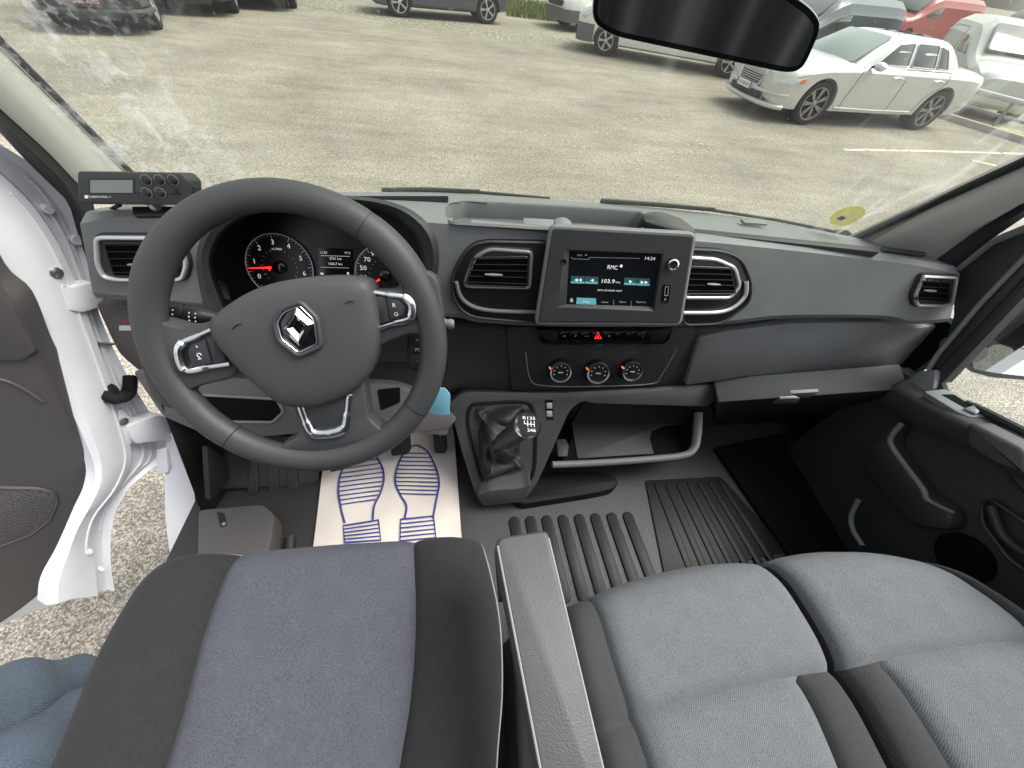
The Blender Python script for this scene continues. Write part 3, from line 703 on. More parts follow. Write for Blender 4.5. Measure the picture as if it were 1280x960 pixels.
# ---- upper pad
R0 = rowpx([(112, 262), (180, 252), (240, 243), (480, 240), (600, 243), (800, 258), (950, 275), (1075, 298), (1150, 315), (1195, 331)], N, PZ(1.700))
R1 = rowpx([(107, 266), (160, 262), (240, 262), (400, 262), (560, 272), (700, 284), (850, 293), (950, 303), (1050, 314), (1140, 324), (1193, 333)], N, PA.off(-.012))
R1b = rowpx([(100, 280), (160, 270), (240, 270), (400, 270), (560, 280), (700, 292), (850, 300), (950, 309), (1050, 320), (1140, 331), (1200, 343)], N, PA)
R2 = rowpx([(116, 366), (160, 370), (262, 380), (400, 388), (560, 392), (600, 399), (700, 404), (850, 404), (920, 400), (980, 394), (1100, 394), (1140, 401), (1188, 398)], N, PA)
R2b = rowpx([(120, 372), (160, 375), (262, 385), (400, 392), (560, 396), (600, 403), (700, 408), (850, 408), (920, 404), (980, 398), (1100, 398), (1140, 405), (1186, 402)], N, PA.off(-.010))
R3 = [p+V((0, .10, .0)) for p in R2b]
top = mixrows(R0, R1, 40)
def tray(p, px, py): return 0
g = MB()
rows = [[p+V((0, .02, -.05)) for p in R0], R0]+top+[R1]+[R1b]+mixrows(R1b, R2, 24)+[R2, R2b, R3]
# shallow storage tray pressed into the dash top
r2_, u2_, f2_ = CR, CU, CF
def topx(p):
    d = p-CAMP; z = d.dot(CF); return 640+FPX*d.dot(CR)/z, 480-FPX*d.dot(CU)/z
POCK = [(556, 262), (562, 254), (580, 251.5), (640, 254), (720, 258.5), (800, 264.5), (806, 270), (800, 290), (700, 285), (620, 280), (566, 277), (557, 271)]
HOOD_IN = [(285, 400), (262, 340), (266, 304), (292, 275), (340, 259), (420, 254), (475, 261), (505, 276), (526, 300), (532, 328), (526, 356), (508, 392)]
def inpoly(x, y, P):
    c = False; j = len(P)-1
    for i in range(len(P)):
        if (P[i][1] > y) != (P[j][1] > y) and x < (P[j][0]-P[i][0])*(y-P[i][1])/(P[j][1]-P[i][1])+P[i][0]: c = not c
        j = i
    return c
def punch(g):
    keep = []
    for f, mi in zip(g.f, g.m):
        c = sum((g.v[i] for i in f), V((0, 0, 0)))/len(f); x, y = topx(c)
        if inpoly(x, y, [(a+(a-400)*.03, b+(b-330)*.03) for a, b in HOOD_IN]) or inpoly(x, y, POCK): continue
        keep.append((f, mi))
    g.f = [k[0] for k in keep]; g.m = [k[1] for k in keep]; return g
part('upper_pad', punch(g.grid(rows)), M['dash'], dash, smooth=30)
k_ = 200; pn_ = (R0[k_+60]-R0[k_-60]).cross(R1[k_]-R0[k_]).normalized(); pn_ = pn_ if pn_.z > 0 else -pn_
PP = PL(R0[k_].lerp(R1[k_], .5), pn_)
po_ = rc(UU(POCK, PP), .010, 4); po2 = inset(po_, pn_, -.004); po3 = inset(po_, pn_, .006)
part('tray_pocket', MB().layers([[p+pn_*-.003 for p in inset(po_, pn_, -.007)], [p+pn_*.0012 for p in po2], po_, [p-pn_*.004 for p in inset(po_, pn_, .002)], [p-V((0, 0, .034)) for p in po3]], False, True), M['dash_mid'], dash, smooth=40)  # darker plastic than the pad: the recess shade is put into its colour
# ---- lower face
Q0 = rowpx([(120, 375), (165, 379), (262, 388), (400, 395), (560, 400), (700, 410), (850, 409), (980, 400), (1100, 400), (1140, 407), (1180, 404)], N, PB.off(.0))
Q1 = rowpx([(122, 384), (165, 389), (262, 396), (400, 403), (560, 408), (700, 418), (850, 417), (980, 408), (1100, 407), (1140, 413), (1180, 412)], N, PB.off(.012))
Q2 = rowpx([(150, 440), (200, 455), (300, 470), (560, 482), (700, 484), (870, 476), (930, 466), (1100, 455), (1145, 451), (1172, 430)], N, PB.off(.004))
Q3 = rowpx([(160, 452), (205, 464), (300, 478), (560, 490), (700, 490), (870, 482), (930, 472), (1100, 460), (1140, 456), (1164, 440)], N, PB.off(-.015))
Q4 = [p+V((0, .08, -.02)) for p in Q3]
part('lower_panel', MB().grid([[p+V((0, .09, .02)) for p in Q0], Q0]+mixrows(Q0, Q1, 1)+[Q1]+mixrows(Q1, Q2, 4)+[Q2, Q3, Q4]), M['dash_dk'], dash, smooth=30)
# glove box lid, a lighter panel standing proud on the passenger side
P = rc(UU([(872, 420), (905, 412), (985, 402), (1100, 400), (1142, 408), (1183, 403), (1178, 425), (1150, 452), (1100, 457), (930, 469), (885, 476), (855, 480)], PB.off(.012)), .008, 3)
part('glovebox_panel', MB().prism(P, PB.n, .008, .02, .006), M['dash_mid'], dash)
# centre stack panel with its pressed outline
P = rc(UU([(633, 408), (868, 408), (868, 420), (832, 480), (640, 487)], PB.off(.011)), .01, 3)
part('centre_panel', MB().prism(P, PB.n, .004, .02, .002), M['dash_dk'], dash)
P = cat(UU([(657, 440), (663, 474), (680, 482), (740, 483), (812, 480), (826, 470), (846, 436)], PB.off(.0155)), 6)
part('panel_crease', MB().tube(P, .0016, 6), M['dash'], dash)
# trim strip under the glove box
PT = PL((0, .600, 1.33), (0, -.60, .80))
for nm, P in (('trim_strip', [(900, 480), (1108, 464), (1109, 485), (901, 500)]), ('trim_strip', [(1112, 463), (1136, 461), (1137, 482), (1113, 485)])):
    part(nm, MB().prism(rc(UU(P, PT), .004, 3), PT.n, .006, .03, .003), M['dash'], dash)
PG = PL((0, .600, 1.30), (0, -.93, -.36))
P = rc(UU([(896, 501), (1137, 484), (1128, 492), (1060, 512), (950, 528), (893, 530)], PG), .01, 3)
part('glovebox_underside', MB().prism(P, PG.n, .004, .06, .002), M['dash_dk'], dash)
part('glovebox_handle', MB().prism(rc(UU([(966, 503), (974, 497), (1000, 496), (996, 503)], PG.off(.005)), .003, 3), PG.n, .004, .003, .0015), M['bezel'], dash)
part('glovebox_latch', MB().prism(rc(UU([(988, 491), (1024, 489), (1012, 496), (1000, 497)], PG.off(.012)), .003, 3), PG.n, .002, .006, .001), M['dash'], dash)
# band below the centre stack that runs into the gear console
P = rc(UU([(561, 503), (580, 489), (700, 490), (895, 479), (896, 500), (880, 508), (740, 504), (728, 500), (712, 512), (672, 602), (655, 626), (604, 632), (596, 622), (576, 560)], PC), [.01, .012, 0, .004, .004, .01, .01, .02, .02, .01, .02, .02, .02, .01], 4)
part('gear_console', MB().prism(P, PC.n, .006, .11, .005), M['ledge'], dash)
P = rc(UU([(597, 617), (612, 612), (655, 608), (664, 604), (655, 626), (604, 632)], PL((0, .435, 1.09), (0, -.97, .2))), .008, 3)
part('console_foot', MB().prism(P, (0, -.97, .2), .004, .1, .003), M['ledge'], dash)
# vents -------------------------------------------------------------
def vent(px, ring, pl, inner_px, slats, mt='satin', verts=0, knob=None, wd=.0065, hous=None, rcr=.014):
    P = rc(UU(px, pl), rcr, 5)
    v = part('vent', MB().prism(P, pl.n, .004, .02, .003), M['dash_dk'], dash)
    part('vent_ring', MB().frame(inset(P, pl.n, .003), pl.n, wd, .010, .004, .002), M[mt], v)
    I = rc(UU(inner_px, pl.off(.0046)), .008, 4)
    part('vent_cavity', MB().prism(I, pl.n, .0012, .002, 0), M['void'], v)
    part('vent_lip', MB().frame(I, pl.n, .003, .006, .002, .001), M['black'], v)
    for k in range(slats):
        t = (k+.6)/slats; a = V(inner_px[0]+(0,)).lerp(V(inner_px[3]+(0,)), t); b = V(inner_px[1]+(0,)).lerp(V(inner_px[2]+(0,)), t)
        A, B = U((a.x+1.5, a.y), pl.off(.008)), U((b.x-1.5, b.y), pl.off(.008))
        up = pl.n.cross(B-A).normalized()
        part('vent_slat', MB().box((A+B)/2, (B-A)/2, (pl.n*.8+up*.6)*.0042, (up*.8-pl.n*.6)*.0009), M['slat'], v, smooth=0)
    for k in range(verts):
        t = (k+1)/(verts+1); a = V(inner_px[0]+(0,)).lerp(V(inner_px[1]+(0,)), t); b = V(inner_px[3]+(0,)).lerp(V(inner_px[2]+(0,)), t)
        part('vent_slat', MB().tube(UU([(a.x, a.y), (b.x, b.y)], pl.off(.0105)), .0008, 6), M['slat'], v)
    if knob:
        A, B = UU(knob, pl.off(.013)); part('vent_knob', MB().tube([A, (A+B)/2, B], [.0022, .0036, .0022], 10, flat=.8), M['bezel'], v)
    return v
vent([(118, 291), (228, 292), (241, 330), (234, 352), (150, 352), (130, 348), (120, 330)], None, PA.off(.004), [(131, 302), (222, 302), (226, 345), (144, 345)], 5, knob=((160, 331), (178, 331)))
vent([(1150, 341), (1196, 343), (1190, 380), (1176, 384), (1140, 383), (1137, 370)], None, PA.off(.004), [(1152, 348), (1185, 350), (1183, 377), (1141, 375)], 4, verts=3, knob=((1155, 363), (1170, 364)), wd=.0055, rcr=.010)
# centre vent pods: dark outer bezel, grey strip below, inner ring and slats
for nm, out, strip, ringp, inn, kn in (
    ('left', [(606, 299), (690, 301), (690, 405), (590, 396), (572, 384), (563, 362), (565, 338), (585, 306)], [(570, 352), (580, 376), (612, 388), (690, 390)], [(610, 306), (668, 310), (665, 362), (580, 360), (577, 350), (590, 318)], [(592, 320), (661, 319), (659, 359), (580, 356)], ((606, 343), (628, 344))),
    ('right', [(850, 308), (903, 311), (926, 321), (939, 352), (936, 378), (900, 404), (850, 406)], [(854, 391), (905, 389), (930, 372), (933, 352)], [(850, 316), (895, 319), (920, 330), (927, 356), (912, 374), (850, 374)], [(855, 331), (912, 333), (919, 367), (852, 367)], ((884, 355), (900, 356)))):
    pl = PA.off(.006)
    P = rc(UU(out, pl), .022, 5)
    pod = part('vent_pod', MB().prism(P, pl.n, .006, .02, .005), M['black'], dash)
    part('pod_rim', MB().frame(P, pl.n, .005, .010, .004, .002), M['dash_dk'], pod)
    part('pod_strip', MB().tube(cat(UU(strip, pl.off(.009)), 6), .0042, 8), M['satin' if nm == 'right' else 'bezel'], pod)
    vent(ringp, None, pl.off(.006), inn, 5, mt='satin' if nm == 'right' else 'bezel', knob=kn)
# button row under the screen
PS = PB.off(.022)
br = part('button_row', MB().prism(rc(UU([(671, 411), (841, 409), (836, 425), (828, 430), (682, 431), (673, 424)], PS), .006, 3), PS.n, .003, .02, .002), M['gloss'], dash)
part('row_cheek', MB().prism(rc(UU([(672, 412), (697, 413), (697, 427), (684, 426), (676, 420)], PS.off(.003)), .004, 3), PS.n, .003, .002, .002), M['black'], br)
part('row_cheek', MB().prism(rc(UU([(812, 412), (839, 411), (832, 424), (826, 427), (812, 427)], PS.off(.003)), .004, 3), PS.n, .003, .002, .002), M['black'], br)
for k in range(8):
    a, b = 699+14.0*k, 712+14.0*k
    bt = part('button', MB().prism(rc(UU([(a, 413), (b, 413), (b, 427), (a, 427)], PS.off(.003)), .001, 2), PS.n, .002, .002, .0006), M['gloss'], br)
    q = PS.off(.0052)
    if k in (0, 1, 2, 4, 7):
        part('symbol', MB().text({0: 'm', 1: 'F', 2: '--', 4: '6', 7: 'i'}[k], U((a+4, 421), q), U((a+9, 421), q), q.n, size=.008), M['glowd'], bt, smooth=0)
    if k == 3:
        g = MB().tube(UU([(a+2.5, 423), (a+6.5, 415.5), (a+10.5, 423)], q.off(.0003)), .0012, 6, closed=True); g.prism(UU([(a+5, 421.8), (a+6.5, 418.8), (a+8, 421.8)], q), q.n, .0005, .0005, 0)
        part('symbol', g, M['red'], bt)
# heater knobs
KP = PB.off(.014)
for k, (bx, by, fx, fy, r) in enumerate(((702, 461, 701, 466, .0270), (750, 459, 748, 467, .0285), (789, 458, 791, 465, .0255))):
    n_ = (PB.n+V((-.05, 0, .25))).normalized(); c = U((fx, fy), KP.off(.026)); b0 = c-n_*.028
    kb = part('heater_knob', MB().revolve(b0, n_, [(r*1.12, 0), (r*1.08, .010), (r*.98, .026), (r*.9, .028), (r*.86, .0265), (.001, .0265)], 36), M['black'], dash)
    part('knob_ring', MB().revolve(b0, n_, [(r*1.0, .022), (r*1.0, .0275), (r*.96, .0295), (r*.84, .0295), (r*.82, .0265)], 36, cap=False), M['chrome2'], kb)
    X = V((1, 0, 0)); X = (X-n_*X.dot(n_)).normalized(); Y = n_.cross(X); f = b0+n_*.0268
    g = MB()
    for a in range(200, -21, -36):
        q = f+(X*math.cos(R(a))+Y*math.sin(R(a)))*r*.62; g.revolve(q, n_, [(.0016, 0), (.0012, .0006), (.0001, .0006)], 8)
    g.box(f, X*r*.22, Y*.0012, n_*.0004)
    part('knob_marks', g, M['glowd'], kb)
    q = f-n_*.004+(X*math.cos(R(160))+Y*math.sin(R(160)))*r*1.03
    part('knob_pointer', MB().box(q, X*.0025, Y*.0012, n_*.006), mat('orange_mark', (.9, .16, .04), .5, emit=.5), kb)
    part('knob_recess', MB().revolve(b0-n_*.010, n_, [(r*1.35, 0), (r*1.35, .009), (r*1.2, .010), (r*1.1, .004)], 36), M['black'], kb)
# ---- little things on the dash top
P = rc(UU([(802, 268), (822, 266), (850, 275), (868, 290), (866, 300), (842, 292), (800, 280)], PL((0, .70, 1.755), (0, -.55, .83))), .012, 4)
part('screen_back_hump', MB().prism(P, (0, -.55, .83), .010, .04, .006), M['dash_dk'], dash)
P = UU([(654, 273), (692, 275), (692, 284), (654, 281)], PZ(1.716)); part('tray_label_plate', MB().prism(P, (0, -.3, 1), .002, .002, .001), M['dash'], dash)
part('sensor_dome', MB().revolve(U((703, 281), PZ(1.712)), (0, 0, 1), [(.018, 0), (.018, .006), (.012, .010), (.001, .011)], 24), M['dash'], dash)
P = rc(UU([(925, 274), (955, 277), (960, 281), (930, 279)], PZ(1.722)), .004, 3); part('speaker_cap', MB().prism(P, (0, 0, 1), .002, .003, .001), M['dash'], dash)
P = UU([(866, 287), (1100, 311), (1097, 317), (900, 296), (866, 293)], PZ(1.735)); part('pad_insert', MB().prism(P, (0, -.3, .95), .004, .01, .002), M['dash_dk'], dash)
P = UU([(1102, 309), (1155, 316), (1157, 320), (1104, 314)], PZ(1.722)); part('pillar_vent_slot', MB().prism(P, (0, -.3, .95), .003, .004, .001), M['dash_dk'], dash)
P = UU([(476, 246), (508, 248), (504, 251), (492, 250)], PZ(1.718)); part('dash_top_slot', MB().prism(P, (0, -.3, .95), .002, .003, .001), M['black'], dash)
# ---- left lower panels round the column
P = rc(UU([(120, 376), (262, 388), (262, 470), (176, 463), (150, 440), (138, 415)], PB.off(.015)), .015, 4)
lp = part('switch_panel', MB().prism(P, PB.n, .006, .05, .005), M['warm'], dash)
g = MB(); q = PB.off(.0225)
part('warning_sticker', MB().prism(UU([(149, 407), (166, 407), (166, 413), (149, 413)], q), q.n, .0004, .0005, 0), M['ink'], lp, smooth=0)
g = MB(); g.revolve(U((157, 402), q), q.n, [(.003, 0), (.003, .0006), (.0001, .0006)], 12); g.revolve(U((160, 400), q), q.n, [(.002, 0), (.002, .0006), (.0001, .0006)], 12)
part('warning_mark', g, M['redp'], lp)
# knee bolster: warm grey shelf with a dark slot behind the wheel
PK = PL((0, .60, 1.40), (0, -.85, .52))
P = rc(UU([(166, 462), (300, 472), (490, 480), (530, 492), (560, 514), (560, 545), (470, 532), (335, 545), (262, 544), (205, 520)], PK), .015, 4)
kb = part('knee_panel', MB().prism(P, PK.n, .005, .03, .004), M['warm'], dash)
P = rc(UU([(235, 494), (345, 500), (353, 514), (340, 526), (270, 525), (238, 505)], PK.off(.006)), .006, 3)
part('coin_slot', MB().prism(P, PK.n, .001, .002, 0), M['void'], kb)
part('slot_lip', MB().frame(inset(P, PK.n, -.006), PK.n, .006, .004, .002, .0015), M['dash'], kb)
P = rc(UU([(472, 487), (500, 484), (500, 503), (476, 513)], PK.off(.006)), .004, 3)
part('fuse_slot', MB().prism(P, PK.n, .001, .002, 0), M['void'], kb)
P = rc(UU([(480, 545), (560, 536), (571, 524), (560, 513), (480, 522)], PK.off(.004)), .008, 3)
part('knee_lip', MB().prism(P, PK.n, .004, .01, .003), M['warm'], kb)
# ---- instrument binnacle
PI = PL((-.42, .735, 1.60), (0, -.90, .436))
ctr = U((400, 330), PA)
hood_out = [(262, 410), (246, 340), (252, 296), (285, 262), (340, 247), (420, 244), (480, 250), (520, 266), (543, 292), (549, 325), (541, 360), (520, 400)]
hood_in = [(285, 400), (262, 340), (266, 304), (292, 275), (340, 259), (420, 254), (475, 261), (505, 276), (526, 300), (532, 328), (526, 356), (508, 392)]
b = part('binnacle', MB().layers([resample(cat(UU(h_, p_), 6), 60)+[] for h_, p_ in ((hood_out, PA.off(-.02)), (hood_out, PA.off(.035)), ([(x*.6+a*.4, y*.6+c*.4) for (x, y), (a, c) in zip(hood_out, hood_in)], PA.off(.045)), (hood_in, PA.off(.04)), ([(x*.95+400*.05, y*.95+335*.05) for x, y in hood_in], PI.off(.01)))], False, False), M['dash_dk'], dash, smooth=50)
b2 = part('binnacle_floor', MB().prism(UU([(255, 245), (560, 245), (560, 460), (255, 460)], PI), PI.n, .001, .02, 0), M['dial'], dash, smooth=0)
# dials
def dial(cx, cy, rpx, lab, a0, a1, vals, needle, unit, name):
    c = U((cx, cy), PI.off(.006)); e = U((cx+rpx, cy), PI.off(.006)); r = (e-c).length
    n_ = PI.n; X = V((1, 0, 0)); Y = n_.cross(X)
    pp = lambda a, rad, z=.0: c+(X*math.cos(R(a))+Y*math.sin(R(a)))*r*rad+n_*z
    d = part('dial', MB().revolve(c-n_*.004, n_, [(r, 0), (r, .004), (r*.97, .0045), (r*.6, .003), (.001, .003)], 48), M['dial'], dash)
    arc = [pp(a1+(a0-a1)*k/60, 1.0, .001) for k in range(61)]
    part('dial_ring', MB().tube(arc, .0011, 6), M['ink'], d)
    g = MB(); M_ = 40
    for k in range(M_+1):
        a = a0+(a1-a0)*k/M_; big = k % 5 == 0
        g.tube([pp(a, .86 if big else .91, .001), pp(a, .97, .001)], .0009 if big else .0004, 4)
    for k in range(17):
        a = a0+(a1-a0)*k/16; g.tube([pp(a, .50, .001), pp(a, .55, .001)], .0005, 4)
    part('dial_ticks', g, M['ink'], d, smooth=0)
    g = MB()
    for k, v_ in enumerate(vals):
        a = a0+(a1-a0)*(k+vals_off[name])/(len(vals)-1+2*vals_off[name]); q = pp(a, .74, .0012); w_ = .0034*len(v_)
        g.text(v_, q-X*w_-Y*.0035, q+X*w_-Y*.0035, n_, size=.0135)
    g.text(unit, c-X*.010+Y*r*.52, c+X*.010+Y*r*.52, n_, size=.006)
    part('dial_numerals', g, M['glow'], d, smooth=0)
    a = needle; t_ = V((-math.sin(R(a)), 0, 0)); s_ = (X*-math.sin(R(a))+Y*math.cos(R(a)))
    part('needle', MB().prism([pp(a, .25, .003)+s_*.002, pp(a, .93, .003)+s_*.0006, pp(a, .93, .003)-s_*.0006, pp(a, .25, .003)-s_*.002], n_, .001, .001, 0), M['red'], d)
    part('needle_hub', MB().revolve(c, n_, [(r*.2, 0), (r*.19, .006), (r*.14, .008), (.001, .008)], 24), M['gloss'], d)
    return d, pp, X, Y, c, r
vals_off = {'rev': 0.45, 'spd': .45}
d, pp, X, Y, c, r = dial(350, 334, 41, '', 222, -30, ['0', '1', '2', '3', '4', '5', '6'], 184, 'x1000', 'rev')
part('brake_light', MB().text('(P)', c+X*r*.08-Y*r*.52, c+X*r*.30-Y*r*.52, PI.n, size=.010, depth=.003), M['red'], d, smooth=0)
part('warning_light', MB().text('0', c-X*r*.36-Y*r*.12, c-X*r*.26-Y*r*.12, PI.n, size=.010, depth=.003), M['red'], d, smooth=0)
dial(482, 344, 37, '', 225, -45, ['10', '30', '50', '70', '90', '110', '130', '150', '170', '190', '210'], 215, 'km/h', 'spd')
q = PI.off(.004)
tc_ = part('trip_display', MB().prism(UU([(398, 310), (440, 311), (441, 345), (398, 345)], q), PI.n, .001, .003, 0), M['scr'], dash, smooth=0)
q = PI.off(.0056)
g = MB(); g.text('11:20', U((401, 317), q), U((409, 317), q), PI.n); g.text('19°C', U((431, 317), q), U((438, 318), q), PI.n)
g.text('2761 km', U((412, 324.5), q), U((427, 325), q), PI.n); g.text('1536.7 km', U((411, 331), q), U((428, 331.5), q), PI.n)
g.tube(UU([(401, 319.5), (437, 320.5)], q), .0004, 4); g.tube(UU([(401, 334), (436, 335)], q), .0003, 4)
g.box(U((402.5, 342), q), (.003, 0, 0), PI.n*.0003, V((0, .3, .9))*.002); g.box(U((435, 342), q), (.002, 0, 0), PI.n*.0003, V((0, .3, .9))*.003)
part('readout', g, M['glow'], tc_, smooth=0)

# ================================================================== touch screen unit
PM = PL(U((770, 345), PY(.600)), (-.10, -.95, .30))
ms = thing('multimedia_unit', 'square black radio screen unit standing proud of the dashboard centre', 'screen unit', tuple(U((765, 410), PM.off(-.05))))
P = rc(UU([(690, 284), (868, 294), (850, 405), (671, 404)], PM), .009, 5)
part('housing', MB().layers([[p-PM.n*.05 for p in inset(P, PM.n, .004)], [p-PM.n*.012 for p in inset(P, PM.n, -.0045)], [p-PM.n*.003 for p in inset(P, PM.n, -.0045)], inset(P, PM.n, -.001), inset(P, PM.n, .002)], True, False), M['dash'], ms)
fp = part('front_plate', MB().frame(inset(P, PM.n, .002), PM.n, .002, .0015, .004, .0005), M['dash_dk'], ms)
# face with the sloped well down to the glass
F = inset(P, PM.n, .003)
well = UU([(706, 312), (829, 317), (818, 389), (696, 384)], PM.off(.002))
glassq = UU([(712, 314), (826, 318), (816, 383), (708, 380)], PM.off(-.006))
def quadres(q, n): 
    o = []
    for i in range(4):
        for k in range(n): o.append(q[i].lerp(q[(i+1) % 4], k/n))
    return o
Fq = quadres(UU([(692, 287), (866, 297), (849, 402.5), (674, 401.5)], PM.off(.002)), 8)
part('bezel', MB().layers([[p-PM.n*.01 for p in Fq], Fq, quadres(well, 8), quadres(glassq, 8)], False, False), mat('unit_face', (.040, .042, .043), .42, bump=.2, bscale=800), ms, smooth=25)
scn = part('screen', MB().prism(quadres(glassq, 2), PM.n, .0004, .003, 0), M['scr'], ms, smooth=0)
q = PM.off(-.0050)
def ln(g, a, b, r=.0003): g.tube(UU([a, b], q), r, 4)
g = MB()
g.text('RMC', U((759, 336), q), U((771.5, 337), q), PM.n, size=.0105); g.revolve(U((776.5, 332.5), q), PM.n, [(.0026, 0), (.0026, .0004), (.0001, .0004)], 14)
g.text('103.9', U((752, 353.5), q), U((768, 354), q), PM.n, size=.0105); g.text('MHz', U((769.5, 353.7), q), U((775, 354), q), PM.n, size=.004)
g.text('RMC LE MANS 103.9', U((747, 363.5), q), U((777, 364.5), q), PM.n, size=.0042)
g.text('14:24', U((806, 324.5), q), U((818.5, 325.2), q), PM.n, size=.0078)
part('radio_text', g, M['glow'], scn, smooth=0)
g = MB(); g.text('FM', U((722, 320), q), U((727, 320.3), q), PM.n, size=.0045); g.prism(UU([(731, 318), (734, 318.2), (732.5, 320)], q), PM.n, .0003, .0002, 0)
for i, (tx, xa, xb) in enumerate((('Liste', 752, 760), ('Filtre', 774, 782), ('Options', 795, 807))): g.text(tx, U((xa, 378.3), q), U((xb, 378.6), q), PM.n, size=.0048)
g.prism(UU([(712.5, 374.5), (714.5, 372), (716.5, 374.5), (716.5, 377.5), (712.5, 377.5)], q), PM.n, .0003, .0002, 0)
ln(g, (714, 321.5), (716, 323.5)); ln(g, (716, 323.5), (736, 324.3)); ln(g, (736, 324.3), (737, 321.8)); ln(g, (737, 321.8), (800, 323))
ln(g, (745, 375), (745, 381)); ln(g, (767, 375), (767, 382)); ln(g, (789, 376), (789, 382.5))
part('menu_text', g, M['glowd'], scn, smooth=0)
for (xa, xb, ya) in ((714, 731, 345), (731.7, 748, 345.5), (780.5, 796.5, 347), (797.2, 812.5, 347.8)):
    bt = part('screen_button', MB().prism(UU([(xa, ya), (xb, ya+.5), (xb-.6, ya+9.5), (xa-.6, ya+9)], q.off(-.0003)), PM.n, .0003, .0002, 0), M['teald'], scn, smooth=0)
    part('button_glow', MB().prism(UU([(xa-.4, ya+6.5), (xb-.4, ya+7), (xb-.6, ya+9.5), (xa-.6, ya+9)], q), PM.n, .0003, .0001, 0), M['teal'], bt, smooth=0)
for cx, cy, s in ((720, 350, -1), (725, 350, -1), (740, 350.5, -1), (788.5, 352, 1), (803, 352.8, 1), (808, 353, 1)):
    part('arrow', MB().prism(UU([(cx-s*2, cy-2), (cx+s*2, cy), (cx-s*2, cy+2)], q.off(.0003)), PM.n, .0003, .0002, 0), M['glow'], scn, smooth=0)
tb = part('menu_tab', MB().prism(UU([(721, 372), (745, 373), (744.5, 381), (720, 380)], q.off(-.0002)), PM.n, .0003, .0002, 0), M['teal'], scn, smooth=0)
part('tab_text', MB().text('Freq.', U((729, 378), q.off(.0003)), U((737, 378.2), q.off(.0003)), PM.n, size=.0048), M['glow'], tb, smooth=0)
# knob, home button, usb slot
nk = (PM.n+V((-.1, 0, .05))).normalized(); c = U((842, 331), PM.off(.012))
kb = part('volume_knob', MB().revolve(c-nk*.014, nk, [(.0105, 0), (.0105, .006), (.0095, .012), (.0085, .013), (.001, .0125)], 28), M['black'], ms)
part('knob_ring', MB().revolve(c-nk*.014, nk, [(.0098, .009), (.0098, .0135), (.0075, .0145), (.0068, .013)], 28, cap=False), M['chrome2'], kb)
part('home_button', MB().revolve(U((705, 326), PM.off(.001)), PM.n, [(.0058, 0), (.0058, .002), (.0042, .003), (.0036, .002), (.001, .002)], 24), M['gloss'], ms)
up_ = rc(UU([(829, 355), (839, 355.5), (836, 379), (826, 378)], PM.off(.002)), .0045, 5)
us = part('usb_socket', MB().prism(up_, PM.n, .002, .002, .001), M['gloss'], ms)
part('usb_slot', MB().frame(rc(UU([(831.5, 358), (836, 358.3), (834.7, 370), (830.3, 369.8)], PM.off(.0042)), .001, 2), PM.n, .0008, .0004, .0002, 0), M['satin'], us)
part('aux_jack', MB().revolve(U((831.5, 374), PM.off(.004)), PM.n, [(.0018, 0), (.0018, .0006), (.0012, .0006), (.0012, .0001)], 16), M['satin'], us)

# ================================================================== STEERING WHEEL
AL = R(59.5); WC = V((-.4304, .3931, 1.7101)); WX = V((1, 0, 0)); WY = V((0, math.cos(AL), math.sin(AL))); WN = WX.cross(WY)
if WN.z < 0: WN = -WN
PW = PL(WC, WN)
sw = thing('steering_wheel', 'black leather steering wheel with three spokes and a chrome lozenge badge', 'steering wheel', tuple(WC-WN*.1))
RW, rt = .179, .0185
ring = lambda rad, a, z=0: WC+(WX*math.cos(a)+WY*math.sin(a))*rad+WN*z
def ang(p): q = U(p, PW)-WC; return math.atan2(q.dot(WY), q.dot(WX))
A1, A2, A3, A4 = ang((200, 300)), ang((468, 262)), ang((505, 500)), ang((280, 560))   # seams
L = []; n_r = 128
for i in range(n_r):
    a = 2*math.pi*i/n_r; rad = ring(1, a)-WC; rad.normalize(); 
    dd = min(abs((a-s_+math.pi) % (2*math.pi)-math.pi) for s_ in (A1, A2, A3, A4))
    side_ = 1.0
    # thicker grips at ten and two
    for c_ in (ang((195, 340)), ang((510, 300))):
        e = abs((a-c_+math.pi) % (2*math.pi)-math.pi); side_ = max(side_, 1+.10*math.exp(-(e/.35)**2))
    k_ = rt*side_*(1-.08*math.exp(-(dd/.012)**2))
    L.append([WC+rad*(RW+math.cos(2*math.pi*k/20)*k_*1.02)+WN*math.sin(2*math.pi*k/20)*k_*.92 for k in range(20)])
part('rim', MB().layers(L+[L[0]], False, False), M['leather'], sw, smooth=60)
for a in (A1, A2, A3, A4):
    rad = (ring(1, a)-WC).normalized()
    part('rim_seam', MB().tube([WC+rad*(RW+math.cos(t)*rt*1.03)+WN*math.sin(t)*rt*.93 for t in [k*math.pi/10 for k in range(20)]], .0008, 5, closed=True), M['rubber'], sw)
PH = PW.off(-.001)
def spoke(px, rr=.012, h=.008, pl=PH):
    return MB().prism(rc(UU(px, pl), rr*.7, 5), pl.n, h, .022, .0035)
part('spoke', spoke([(186, 398), (205, 400), (232, 410), (275, 398), (305, 440), (300, 470), (255, 480), (236, 488), (226, 512), (195, 500), (176, 440)], .02), M['leather'], sw, smooth=60)
part('spoke', spoke([(455, 362), (495, 362), (516, 352), (524, 335), (548, 345), (556, 400), (545, 450), (536, 424), (518, 414), (490, 424), (455, 442)], .02), M['leather'], sw, smooth=60)
part('spoke', spoke([(358, 480), (455, 470), (462, 520), (485, 540), (450, 562), (400, 575), (345, 570), (352, 555), (372, 545), (378, 530)]), M['leather'], sw, smooth=60)
